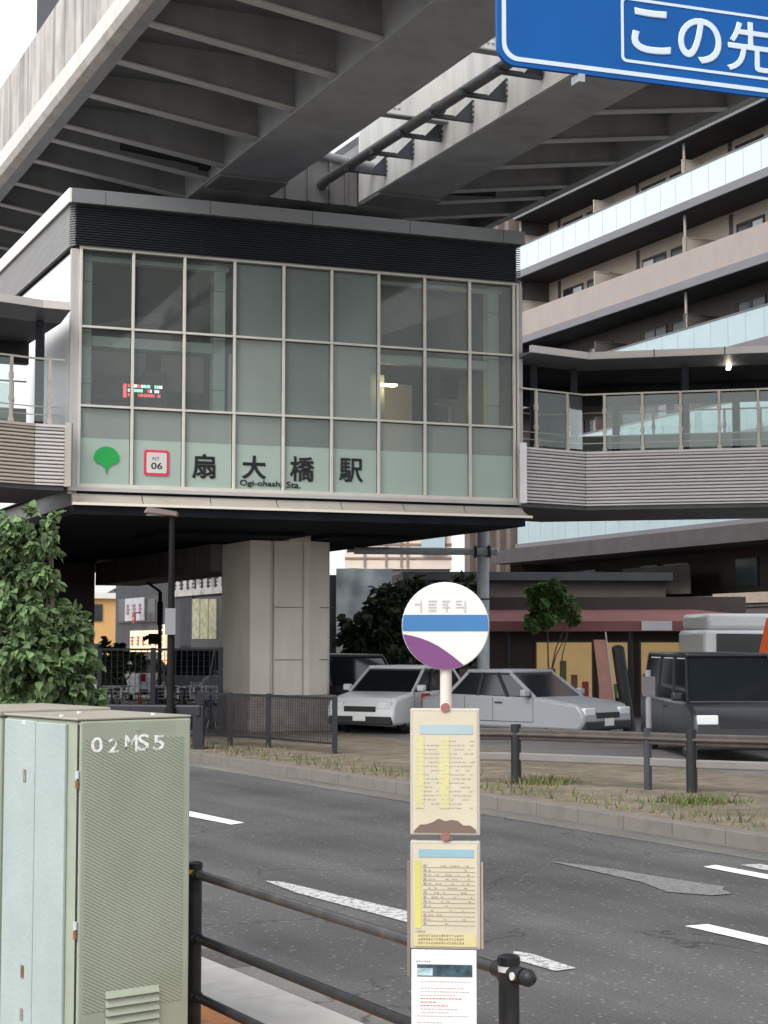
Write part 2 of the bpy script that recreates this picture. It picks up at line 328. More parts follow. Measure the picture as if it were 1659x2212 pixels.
# ------------------------------------------------------------------ elevated viaduct
SOF, EDG, DK = 12.5, 13.05, 13.5
G1, G2 = (11.62, 13.18), (15.49, 16.95); SL, SR = 7.86, 20.44
TJ = 36.6
vi = T('elevated_viaduct', 'grey steel railway viaduct overhead with two box girders and ribs, running above the glass station', 'viaduct', (0,0,0), VA)
for (a, b) in (G1, G2):
    for (t0, t1) in ((6, TJ), (TJ+.07, 75)):
        g = G().box(a, t0, SOF, b, t1, 13.95); g.box(a-.05, t0, SOF-.03, b+.05, t1, SOF+.002)   # box and its bottom flange lips
        for k in range(int((t1-t0)/6.4)): g.box(a-.004, t0+3+k*6.4, SOF-.036, b+.004, t0+3.03+k*6.4, SOF-.01)
        O('box_girder', g, steel, vi, bevel=.006)
for (a, b) in ((SL, G1[1]), (G2[0], SR)):
    for (t0, t1) in ((4, TJ), (TJ+.07, 75)):
        g = G()
        if a < 12: g.box(a, t0, DK, G1[0], t1, 14.15).box(G1[0], t0, 13.953, b, t1, 14.15)
        else: g.box(G2[1], t0, DK, b, t1, 14.15).box(a, t0, 13.953, G2[1], t1, 14.15)
        O('deck_slab', g, deck_u, vi)
# ribs
ts = [26.55 - 2.13*k for k in range(9, 0, -1)] + [26.55, 28.67, 30.83, 33.0, 35.2, 36.35] + [38.1 + 2.1*k for k in range(14)]
for t in ts:
    for side in (0, 1):
        xo, xi = (SL+.1, G1[0]-.0015) if side == 0 else (SR-.1, G2[1]+.0015)
        g = G(); zo, zi = EDG+.02, SOF+.07
        p = [(xo, t-.008, zo), (xi, t-.008, zi), (xi, t-.008, DK-.002), (xo, t-.008, DK-.002)]
        g.prism(p, (0, .016, 0))
        xm = xi + (xo-xi)*.16
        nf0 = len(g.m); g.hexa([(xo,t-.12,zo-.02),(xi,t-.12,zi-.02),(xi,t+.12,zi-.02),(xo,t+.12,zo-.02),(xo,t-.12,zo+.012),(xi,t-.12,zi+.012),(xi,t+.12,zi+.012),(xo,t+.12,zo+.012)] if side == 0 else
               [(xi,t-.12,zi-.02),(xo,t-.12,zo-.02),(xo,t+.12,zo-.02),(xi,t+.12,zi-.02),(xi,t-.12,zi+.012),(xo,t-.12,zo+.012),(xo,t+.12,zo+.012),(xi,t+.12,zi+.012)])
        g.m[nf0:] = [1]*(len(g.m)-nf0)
        sp = -1 if side == 0 else 1
        for q in range(5):                                  # bolt rows of the splice plate near the girder
            zz = zi+.2+q*.12
            for u in range(3): g.box(xi+sp*(.55+u*.09), t-.03, zz, xi+sp*(.60+u*.09), t+.03, zz+.035)
        g.box(xi+sp*.45, t-.016, zi+.12, xi+sp*.9, t+.016, DK-.08)
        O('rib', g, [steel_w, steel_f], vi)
# edge beams, barrier
for (t0, t1) in ((-4, 19.5), (19.52, 41.7), (41.72, 75)):
    O('edge_beam', G().box(SL-.02, t0, EDG-.02, SL+.22, t1, DK+.1), steel, vi)
    O('edge_beam', G().box(SR-.22, t0, EDG-.02, SR+.02, t1, DK+.1), steel, vi)
    O('edge_nosing', G().prism([(SL-.02, t0, EDG-.02), (SL-.22, t0, EDG+.02), (SL-.30, t0, EDG+.14), (SL-.30, t0, EDG+.5), (SL-.02, t0, EDG+.5)], (0, t1-t0, 0)), conc_lt, vi, bevel=.01)
    O('edge_barrier', G().box(SL-.24, t0, EDG+.502, SL-.04, t1, 15.2), conc, vi)
    for k in range(int((t1-t0)/5)): O('barrier_joint', G().box(SL-.244, t0+2.2+k*5, EDG+.51, SL-.2405, t0+2.225+k*5, 15.19), deck_u, vi)
    O('edge_barrier', G().box(SR+.022, t0, EDG+.3, SR+.2, t1, 15.2), conc, vi)
# platform screen rising behind the barrier (top left of the photo)
q = FV.onx(79, 60, SL-.1)
O('platform_screen', G().box(SL-.1, 4, 15.202, SL+.1, q.y, 24), dgrey, vi)
# the open well between the two girders: cross beams, brackets, pipe
whitest = M('pale_girder_paint', (.86,.84,.79), .5, var=.04, vs=1, streak=.35, ss=2.5)  # near white: sky light falling into the well is put into this colour
for (x, sgn) in ((G1[1], 1), (G2[0], -1)):
    for (t0, t1) in ((6, TJ), ): O('girder_web', G().box(x+sgn*.0525, t0, SOF+.003, x+sgn*.066, t1, 14.6), whitest, vi)
for t in (19.1, 23.35, 27.6, 31.85):
    g = G().box(G1[1]+.058, t-.12, 13.05, G2[0]-.058, t+.12, 13.08, 1).box(G1[1]+.058, t-.01, 13.082, G2[0]-.058, t+.01, 14.0)
    for q_ in range(5):
        for u in range(3): g.box(14.1+u*.1, t-.02, 13.2+q_*.13, 14.16+u*.1, t-.0101, 13.24+q_*.13, 1)
    O('cross_beam', g, [whitest, steel], vi)
for i, t in enumerate((24.8, 26.25, 27.71, 29.17, 30.63, 32.09, 33.54, 35.0)):
    x1 = G2[0]-.068; g = G().box(x1-1.0, t-.06, 12.73, x1-.001, t+.06, 12.77)
    g.box(x1-1.0, t-.015, 12.771, x1-.4, t+.015, 12.82)
    g.prism([(x1-.42, t-.012, 12.771), (x1-.001, t-.012, 12.771), (x1-.001, t-.012, 13.2)], (0, .024, 0))
    g.box(x1-1.0, t-.06, 12.771, x1-.95, t+.06, 12.87)
    for q_ in range(4): g.box(x1-.05, t-.09, 12.80+q_*.11, x1-.0005, t-.061, 12.84+q_*.11)
    O('pipe_bracket', g, brk, vi)
g = G(); pp = [(14.65, 8, 12.9), (14.65, 26, 12.9), (14.6, 31.5, 12.9), (14.52, TJ-.2, 12.88), (14.5, TJ+.9, 12.7)]
g.path(pp, .115, 16)
for t in (12, 16, 20, 23.5, 27, 30.5, 34): g.tube((14.635, t, 12.9), (14.625, t+.16, 12.9), .145, 16)
O('drain_pipe', g, pipe_m, vi, smooth=True)
O('drain_pipe', G().tube((13.3, 35.2, 13.15), (15.4, 35.7, 13.1), .11, 14).tube((13.9,35.3,13.1),(13.9,35.35,13.6), .09, 12), steel, vi, smooth=True)
# cross head over the pier and bearings
g = G().box(G1[1]+.06, TJ+.1, 12.42, G2[0]-.06, TJ+1.6, 13.45).box(G1[1]+.06, TJ, 13.452, G2[0]-.06, TJ+1.7, 13.5)
for x in (13.6, 14.15, 14.7, 15.1): g.box(x, TJ+.02, 12.422, x+.05, TJ+.098, 13.448)
O('cross_head', g, steel_d, vi)
O('cross_head', G().box(9.2, TJ+1.8, 11.55, 19.5, TJ+4.2, 12.46), steel_d, vi)
for x in (11.8, 12.6, 14.3, 15.7, 16.6): O('bearing', G().box(x-.25, TJ+.5, 11.7, x+.25, TJ+1.1, 12.1).box(x-.35, TJ+.4, 12.1, x+.35, TJ+1.2, 12.2).tube((x,TJ+.45,11.8),(x,TJ+.35,11.8),.1,8), dgrey, vi)
for x in (12.4, 16.22): O('joint_cover', G().box(x-.8, TJ-1.2, SOF-.1, x+.8, TJ-.15, SOF-.034), steel_d, vi)
# cylindrical dampers beside the joint
O('damper', G().tube((9.6,36.4,13.15),(11.7,36.4,12.95),.16,14).box(11.4,36.1,12.75,11.85,36.7,13.2), dgrey, vi, smooth=False)
O('damper', G().tube((17.6,36.4,12.95),(18.9,36.4,13.05),.13,14), dgrey, vi)
# the viaduct's columns inside the station
O('column', G().box(11.5, 42.0, 5.0, 13.0, 43.5, 11.55).box(15.8, 42.0, 5.0, 17.3, 43.5, 11.55).box(11,42,11.0,18,43.4,12.45), steel_d, vi)

# ------------------------------------------------------------------ station building
PL_ = P(165, 1045, 32.8)
UA = radians(90-68.4)                               # direction of the glass front
FS = Frame(UA, (PL_.x, PL_.y, 0))                   # x along the front, y into the building
def fx(x, y=900): return FS.ony(x, y, 0).x
def fz(x, y): return FS.ony(x, y, 0).z
WD = fx(1119)                                       # width of the front
Vd = FS.loc(FS.o + FV.Y)                            # the side walls follow the viaduct
def back(x, d, z): return (x+Vd.x*d, d*Vd.y, z)
Z_GB, Z_GT = fz(170, 1045), fz(170, 538)
Z_R1, Z_R2 = fz(170, 705), fz(170, 876)
Z_RT, Z_LT, Z_FB = fz(155, 412), fz(155, 440), Z_GB-.38
st = T('station_building', 'glass fronted railway station on a concrete pier, black louvre band under its grey roof edge', 'station', (FS.o.x, FS.o.y, 0), UA)
DEP = 15.0
print('station', WD, Z_GB, Z_R2, Z_R1, Z_GT, Z_LT, Z_RT)
# roof slab, roof edge
def slab(x0, x1, z0, z1, y0=0.0, dep=DEP):
    a, b = (x0, y0), (x1, y0)
    return G().hexa([(x0,y0,z0),(x1,y0,z0),back(x1,dep,z0),back(x0,dep,z0),(x0,y0,z1),(x1,y0,z1),back(x1,dep,z1),back(x0,dep,z1)])
RO = .16
O('roof', slab(-RO, WD+.05, Z_LT-.02, Z_RT-.03, -.2), mgrey, st)
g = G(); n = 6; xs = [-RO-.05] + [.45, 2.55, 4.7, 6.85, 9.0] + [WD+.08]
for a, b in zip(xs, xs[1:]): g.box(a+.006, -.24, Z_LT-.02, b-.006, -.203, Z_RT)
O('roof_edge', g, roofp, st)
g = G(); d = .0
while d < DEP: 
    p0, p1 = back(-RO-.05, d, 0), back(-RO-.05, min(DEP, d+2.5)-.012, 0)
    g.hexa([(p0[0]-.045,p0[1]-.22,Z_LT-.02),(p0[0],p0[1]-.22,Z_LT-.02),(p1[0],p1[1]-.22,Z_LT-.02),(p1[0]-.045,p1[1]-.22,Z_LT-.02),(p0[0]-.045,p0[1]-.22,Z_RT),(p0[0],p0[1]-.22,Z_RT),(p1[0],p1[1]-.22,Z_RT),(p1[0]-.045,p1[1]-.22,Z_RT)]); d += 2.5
O('roof_edge', g, rooflt, st, label='sunlit pale side of the roof edge')  # paler than the front edge: light from the left put into the colour
# louvres
NL = 17; dz = (Z_LT-.03-Z_GT-.04)/NL
g = G(); g.box(-.02, .02, Z_GT+.03, WD-.02, .1, Z_LT-.03)
for i in range(NL):
    z = Z_GT+.05+i*dz
    g.hexa([(-.09,-.12,z),(WD+.02,-.12,z),(WD+.02,.018,z+.03),(-.09,.018,z+.03),(-.09,-.12,z+.022),(WD+.02,-.12,z+.022),(WD+.02,.018,z+.052),(-.09,.018,z+.052)])
for x in (2.4, 4.85, 7.3): g.box(x, -.128, Z_GT+.03, x+.012, -.121, Z_LT-.03)
O('louvre_screen', g, black2, st)
sl_m = M('louvre_grey', (.30,.29,.28), .5, var=.05)  # greyer than the black front fins: side sky light put into the colour
g = G(); gb = G()
for i in range(NL):
    z = Z_GT+.05+i*dz; o0, o1 = -.20, -.07
    a, b, c, e = back(o0, .0, z), back(o1, .0, z), back(o1, DEP, z), back(o0, DEP, z)
    g.hexa([a, (b[0],b[1],z+.03), (c[0],c[1],z+.03), e, (a[0],a[1],z+.03), (b[0],b[1],z+.055), (c[0],c[1],z+.055), (e[0],e[1],z+.03)])
O('louvre_screen', g, sl_m, st, label='grey louvres along the left side of the station')
O('side_wall', G().hexa([(-.06,.02,Z_GT-.02),(-.02,.02,Z_GT-.02),back(-.02,DEP,Z_GT-.02),back(-.06,DEP,Z_GT-.02),(-.06,.02,Z_LT-.03),(-.02,.02,Z_LT-.03),back(-.02,DEP,Z_LT-.03),back(-.06,DEP,Z_LT-.03)]), dgrey, st)
g = G()
for k in range(7):
    d0, d1 = k*2.14, (k+1)*2.14-.015
    g.hexa([back(-.10,d0+.12,Z_GB),back(-.04,d0+.12,Z_GB),back(-.04,d1+.12,Z_GB),back(-.10,d1+.12,Z_GB),back(-.10,d0+.12,Z_GT-.03),back(-.04,d0+.12,Z_GT-.03),back(-.04,d1+.12,Z_GT-.03),back(-.10,d1+.12,Z_GT-.03)])
O('side_wall', g, whitep, st, label='white panelled side wall above the left canopy')
g = slab(WD-.05, WD, Z_GB, Z_LT-.03, .05); O('side_wall', g, frost_d, st)
O('end_wall', G().hexa([back(0,DEP,Z_GB),back(WD,DEP,Z_GB),back(WD,DEP+.1,Z_GB),back(0,DEP+.1,Z_GB),back(0,DEP,Z_LT),back(WD,DEP,Z_LT),back(WD,DEP+.1,Z_LT),back(0,DEP+.1,Z_LT)]), dgrey, st)
# corner trims
g = G().box(-.16, -.03, Z_GB-.2, -.002, .1, Z_GT); g.box(-.10, -.034, Z_GB-.2, -.085, -.031, Z_GT)
for z in (Z_R1+.35, Z_R2+.9, Z_R2-.6): g.box(-.162, -.033, z, 0, -.0305, z+.012)
O('corner_trim', g, lgrey, st)
O('corner_trim', G().box(WD, -.03, Z_GB-.2, WD+.1, .1, Z_GT), lgrey, st)
# curtain wall
MX = [fx(x) for x in (170, 284, 397, 507, 613, 716, 818, 917, 1012, 1109)]
MX = [MX[0] + (MX[-1]-MX[0])*i/9 for i in range(10)]
g = G(); mw = .05
for x in MX: g.box(x-mw/2, -.075, Z_GB, x+mw/2, .05, Z_GT)
g.box(0, -.078, Z_GB-.07, WD, .05, Z_GB+.0); g.box(0, -.078, Z_GT-.0, WD, .05, Z_GT+.06)
for z in (Z_R1, Z_R2):
    for a, b in zip(MX, MX[1:]): g.box(a+mw/2, -.07, z-.022, b-mw/2, .05, z+.022)
g.box(0, -.076, Z_GB, .035, .05, Z_GT).box(WD-.05, -.076, Z_GB, WD, .05, Z_GT)
O('window_frame', g, frame_m, st, bevel=.004)
seal = M('window_seal', (.03,.04,.038), .6)
zf = fz(180, 944)
rows = [(Z_GB, Z_R2), (Z_R2, Z_R1), (Z_R1, Z_GT)]
for c in range(9):
    for r, (z0, z1) in enumerate(rows):
        a, b = MX[c]+mw/2-.004, MX[c+1]-mw/2+.004; g = G()
        if r == 0:
            g.add([(a,0,zf),(b,0,zf),(b,0,z1),(a,0,z1)], [(0,1,2,3)], 0)
            g.add([(a,-.004,z0),(b,-.004,z0),(b,-.004,zf),(a,-.004,zf)], [(0,1,2,3)], 1)
            g.box(a+.02, -.008, zf-.008, b-.02, -.0045, zf+.003, 2)
            ms = [frost_d if c == 4 else frost, film, frost]
        else:
            g.add([(a,0,z0),(b,0,z0),(b,0,z1),(a,0,z1)], [(0,1,2,3)], 0)
            ms = [clear if c in (0,1,2,6,7,8) else (frost_d if c == 4 or (r == 2) else frost)]*3
        sl_ = len(g.f)
        g.box(a, -.012, z0+.02, a+.018, -.0085, z1-.02, 3).box(b-.018, -.012, z0+.02, b, -.0085, z1-.02, 3).box(a+.018, -.012, z1-.04, b-.018, -.0085, z1-.02, 3)
        O('glass_pane', g, ms+[seal], st, label='green frosted lower pane' if r == 0 else None)
# sill ledge and flared base
g = G().box(-.17, -.1, Z_GB-.14, WD+.12, .08, Z_GB-.072); O('sill', g, lgrey, st)
O('sill', G().box(-.1, -.03, Z_GB-.19, WD+.05, .08, Z_GB-.142), soffit_m, st)
g = G(); n = 7; xs = [-.1 + (WD+.18)*i/n for i in range(n+1)]
for a, b in zip(xs, xs[1:]):
    a += .01; b -= .01
    pr = [(-.04, Z_GB-.192), (-.10, Z_GB-.30), (-.24, Z_GB-.385), (-.24, Z_GB-.42), (.0, Z_GB-.42), (.05, Z_GB-.192)]
    ex = .10 if b > WD else 0
    v = [(a, y, z) for y, z in pr] + [(b + (ex if i in (2,3) else 0), y, z) for i, (y, z) in enumerate(pr)]
    g.add(v, [tuple(range(6))[::-1], tuple(range(6,12))] + [(i,(i+1)%6,6+(i+1)%6,6+i) for i in range(6)])
O('base_flare', g, beige_m, st)
O('base_lip', G().box(-.12, -.27, Z_GB-.425, WD+.2, -.241, Z_GB-.375), M('lip_light', (.72,.66,.56), .5, var=.05), st)
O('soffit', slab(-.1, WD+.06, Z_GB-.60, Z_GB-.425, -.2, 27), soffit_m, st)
# beams below the soffit, resting on the pier
def side(x, y, s=12.5): return FV.onx(x, y, s)
a0, a1 = side(480, 1157), side(210, 1207); b0, b1 = side(480, 1230), side(210, 1292)
# interior
floor_m = M('station_floor', (.16,.155,.15), .5); ceil_m = M('station_ceiling', (.09,.088,.085), .7)
O('floor', slab(.06, WD-.06, Z_GB-.42, Z_GB+.0, .12), floor_m, st)
O('ceiling', slab(.06, WD-.06, Z_GT+.05, Z_GT+.15, .12), ceil_m, st)
wall_i = M('interior_wall_beige', (.34,.315,.26), .7, var=.08, vs=1); wall_g = M('interior_wall_grey', (.11,.115,.115), .6, var=.1, vs=1); wall_d = M('interior_dark', (.035,.033,.032), .6, var=.3)
col_i = M('interior_column', (.50,.56,.52), .5, var=.04, streak=.1)
for x0, x1 in ((MX[0]+.06, MX[0]+.30), (MX[3]-.32, MX[3]-.08), (MX[9]-.42, MX[9]-.17)):
    g = G()
    z = Z_GB
    while z < Z_GT: g.box(x0, .35, z, x1, .6, min(Z_GT, z+.995)); z += 1.01
    O('interior_column', g, col_i, st)
O('interior_beam', G().box(MX[0]+.31, .36, Z_R1-.30, MX[3]-.33, .55, Z_R1-.10), col_i, st)
O('interior_beam', G().box(MX[6]+.02, .36, Z_R1-.27, MX[9]-.43, .55, Z_R1-.09), col_i, st)
O('interior_beam', G().box(MX[0]+.05, .30, Z_GT-.14, MX[3]-.02, .5, Z_GT-.05).box(MX[6]+.05, .30, Z_GT-.12, MX[9]-.1, .5, Z_GT-.05), col_i, st)
O('partition', G().box(.1, 3.2, Z_GB, 3.4, 3.3, Z_R2+.45).box(.1, 3.2, Z_R2+.86, 2.1, 3.3, Z_R1+.1).box(2.45, 3.2, Z_R2+.86, 3.4, 3.3, Z_R1+.1), wall_i, st)
O('partition', G().box(.1, 3.35, Z_R1+.1, 3.6, 3.45, Z_GT+.04).box(.1, 4.2, Z_R2, 3.6, 4.3, Z_R1+.2), wall_d, st)
O('partition', G().box(2.02, 2.9, Z_GB, 2.5, 3.15, Z_R1-.32), wall_g, st)
O('bulkhead', G().hexa([(.3,2.2,Z_R1+.2),(3.3,2.2,Z_R1+.9),(3.3,3.1,Z_R1+.9),(.3,3.1,Z_R1+.2),(.3,2.2,Z_R1+.35),(3.3,2.2,Z_R1+1.1),(3.3,3.1,Z_R1+1.1),(.3,3.1,Z_R1+.35)]), wall_g, st)
O('partition', G().box(6.3, 3.0, Z_GB, 7.1, 3.1, Z_R1+.1).box(7.5, 3.4, Z_GB, 8.4, 3.5, Z_R1-.2), wall_i, st)
O('partition', G().box(6.1, 4.6, Z_GB, 9.6, 4.7, Z_GT), wall_g, st)
O('partition', G().box(6.75, 1.8, Z_GB, 7.08, 2.0, Z_R1-.28), M('interior_pillar', (.27,.30,.31), .5), st)
# stair flight rising behind the frosted middle bays
x0, x1 = MX[3]+.02, MX[6]-.03
O('stair_flight', G().prism([(x0,.42,Z_GB),(x1,.42,Z_GB),(x1,.42,fz(716,655)),(x0,.42,fz(520,760))], (0,.1,0)), M('stair_side', (.55,.56,.52), .6, var=.04, streak=.1), st)
O('bulkhead', G().prism([(MX[6]+.05,.9,fz(830,720)),(MX[9]-.5,.9,fz(1010,640)),(MX[9]-.5,.9,Z_GT),(MX[6]+.05,.9,Z_GT)], (0,.08,0)), M('bulkhead_warm', (.24,.215,.19), .7), st)
O('partition', G().box(x0, 1.2, Z_GB, x1, 1.3, Z_GT), wall_g, st)
# writing and marks on the lower panes
ink = M('sign_ink_black', (.006,.006,.007), .4, var=0); green = M('emblem_green', (.012,.30,.06), .4, var=.04); red = M('plate_red', (.62,.03,.075), .4, var=.02); wht = M('plate_white', (.54,.535,.51), .4, var=.02)
FX, FZ = (1,0,0), (0,0,1)
def ftext(body, x0, x1, y0, y1, bold, m=ink, nm='sign_character', d=-.012):
    a = FS.ony(x0, y1, -.012); b = FS.ony(x1, y1, -.012); c = FS.ony(x0, y0, -.012)
    return text(nm, body, m, st, (a.x, d, a.z), FX, FZ, b.x-a.x, c.z-a.z, .012, bold)
ftext('扇', 414, 465, 979, 1033, .022); ftext('大', 522, 575, 983, 1034, .026); ftext('橋', 626, 679, 985, 1039, .02); ftext('駅', 732, 784, 989, 1041, .018)
ftext('Ogi-ohashi', 518, 609, 1036, 1052, .012, ink, 'sign_text'); ftext('Sta.', 619, 649, 1040, 1054, .012, ink, 'sign_text')
c = FS.ony(230, 992, -.01); u = FS.ony(259, 992, -.01).x - c.x
pts = []
for i in range(19):                                     # ginkgo leaf: a fan with two hollowed lower edges and a stalk
    a = pi*(1+.03) - i/18*pi*1.06; pts.append((cos(a)*1.0, .02+sin(a)*.98))
pts += [(.93,-.17),(.74,-.31),(.52,-.38),(.32,-.50),(.17,-.66),(.08,-.86),(.035,-1.12),(-.035,-1.12),(-.08,-.86),(-.17,-.66),(-.32,-.50),(-.52,-.38),(-.74,-.31),(-.93,-.17)]
O('emblem', G().prism([(c.x+x*u*.95, -.024, c.z+y*u*.95) for x, y in pts], (0,.012,0)), green, st)
c = FS.ony(338, 1000, -.01); u = FS.ony(365, 1000, -.01).x - c.x
def rrect(cx, cz, w2, h2, r, y, n=5):
    o = []
    for qx, qz, a0 in ((1,1,0),(-1,1,pi/2),(-1,-1,pi),(1,-1,3*pi/2)):
        for i in range(n+1): a = a0+pi/2*i/n; o.append((cx+qx*(w2-r)+cos(a)*r, y, cz+qz*(h2-r)+sin(a)*r))
    return o
pl = O('number_plate', G().prism(rrect(c.x, c.z, u, u, u*.2, -.022), (0,.01,0)).prism(rrect(c.x, c.z, u*.80, u*.80, u*.1, -.026), (0,.0035,0), 1), [red, wht], st)
text('plate_text', '06', ink, pl, (c.x-u*.44, -.0275, c.z-u*.5), FX, FZ, u*.9, u*.52, .001, .015)
text('plate_text', 'NT', ink, pl, (c.x-u*.32, -.0275, c.z+u*.18), FX, FZ, u*.55, u*.28, .001, .0)
# departure board and lamps seen through the glass
led = M('led_red', (.9,.1,.1), emis=.5, ec=(1,.12,.15)); ledg = M('led_green', (.1,.8,.5), emis=.7, ec=(.45,1,.75)); ledw = M('led_white', (.9,.9,.9), emis=.7, ec=(1,1,1))
a = FS.ony(205, 860, 1.4); b = FS.ony(352, 835, 1.4)
bx = T('departure_board', 'lit departure board with red and green lettering, seen through the left end panes', 'display board', (FS.o.x, FS.o.y, 0), UA)
O('board_case', G().box(a.x, 1.4, a.z-.02, b.x, 1.6, a.z+.50), wall_d, bx, bevel=.01)
a = FS.ony(266, 858, 1.38); b = FS.ony(348, 833, 1.38); g = G(); rr = random.Random(5)
g.box(a.x, 1.38, a.z, a.x+.07, 1.398, b.z, 0); 
for r in range(3):
    x = a.x+.10
    while x < b.x-.03:
        ww = rr.uniform(.02, .07); 
        if rr.random() < .8: g.box(x, 1.38, a.z+.03+r*(b.z-a.z)/3, x+ww, 1.398, a.z+.03+(r+.62)*(b.z-a.z)/3, rr.choice([2,1,2,0,1]) if r else 0)
        x += ww+.015
O('lit_lettering', g, [led, ledg, ledw], bx)
warm = M('lamp_glow', (1,.8,.45), emis=7, ec=(1,.72,.35)); warmw = M('warm_lit_wall', (.75,.55,.3), .6)
c = FS.ony(837, 832, 1.6)
lm = T('pendant_lamp', 'warm lit pendant lamp inside the station behind the right panes', 'lamp', (FS.o.x, FS.o.y, 0), UA)
O('lamp_shade', G().box(c.x-.22, 1.5, c.z-.02, c.x+.2, 1.7, c.z+.02), warm, lm, bevel=.01)
O('cord', G().tube((c.x, 1.6, c.z+.02), (c.x, 1.6, Z_GT+.05), .008, 6), black, lm)
ll = bpy.data.lights.new('pendant_light', 'POINT'); ll.energy = 14; ll.color = (1,.72,.38); ll.shadow_soft_size = .15
lo_ = bpy.data.objects.new('pendant_light', ll); COL.objects.link(lo_); lo_.parent = lm; lo_.location = (c.x, 2.2, c.z-.15)

# ------------------------------------------------------------------ pier and substructure
pr = T('concrete_pier', 'pale concrete pier with a recessed front face, standing under the station behind the black fence', 'pier', (0,0,0), VA)
s0, s1, t0, t1 = 12.87, 14.9, 36.85, 38.9; PT = 4.48
O('shaft', G().prism([(s0,t0,.95),(13.36,t0,.95),(13.40,t0+.10,.95),(13.46,t0+.10,.95),(13.46,t1,.95),(s0,t1,.95)], (0,0,PT-.95)), pierm, pr, bevel=.02)
O('shaft', G().prism([(13.47,t0+.06,.95),(14.16,t0+.03,.95),(14.16,t1,.95),(13.47,t1,.95)], (0,0,PT-.95)), pierm, pr, bevel=.01)
O('shaft', G().prism([(14.17,t0-.04,.95),(14.28,t0-.08,.95),(14.80,t0+.10,.95),(s1,t0+.22,.95),(s1,t1,.95),(14.17,t1,.95)], (0,0,PT-.95)), pierm, pr, bevel=.01)
O('shaft', G().box(13.78, t0-.1, PT+.002, 14.3, t1-.3, 5.0), pierm, pr)
g = G()
for z in (1.75, 2.95): g.box(13.48, t0+.02, z, 14.9, t0+.05, z+.012)
O('joint_line', g, browndark, pr)
O('base', G().box(s0-.06, t0-.12, .12, s1+.06, t1+.06, .948), pierb, pr, bevel=.03)
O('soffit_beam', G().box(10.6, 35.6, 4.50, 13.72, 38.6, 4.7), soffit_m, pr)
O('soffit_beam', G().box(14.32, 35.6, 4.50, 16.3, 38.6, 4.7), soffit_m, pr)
tb0, tb1 = FV.onx(480, 1230, 12.6), FV.onx(206, 1266, 12.6)
gb_m = M('beam_grey', (.15,.14,.13), .75, var=.12, vs=.8, streak=.35, ss=1.2)
bm_ = T('support_beam', 'dark grey support beam between the pale pier and the brown wall, below the black soffit', 'beam', (0,0,0), VA)
O('beam_body', G().box(12.6, t1+.01, 3.84, 13.9, tb1.y, 4.49), gb_m, bm_)
g = G()
for k in range(8): g.box(12.585, t1+1.3+k*1.5, 3.85, 12.599, t1+1.32+k*1.5, 4.48)
O('joint_line', g, browndark, bm_)
wl = T('brown_pier_wall', 'dark brown pier wall left of the lamp post, partly behind the leafy shrub', 'wall', (0,0,0), VA)
O('wall_face', G().box(10.4, tb1.y, .1, 12.58, tb1.y+1.5, 4.50), browndark, wl)
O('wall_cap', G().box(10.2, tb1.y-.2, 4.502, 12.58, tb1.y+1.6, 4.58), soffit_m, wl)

sw = T('stair_wall', 'dark wall of the station stair, under the left footbridge at the left edge', 'wall', (0,0,0), VA)  # unseen wall, added to keep low light off the pier's left face
O('wall_face', G().box(6.4, 36.5, .1, 6.7, 60, 4.9), browndark, sw); O('wall_cap', G().box(6.3, 36.4, 4.902, 6.8, 60.1, 5.0), dgrey, sw)
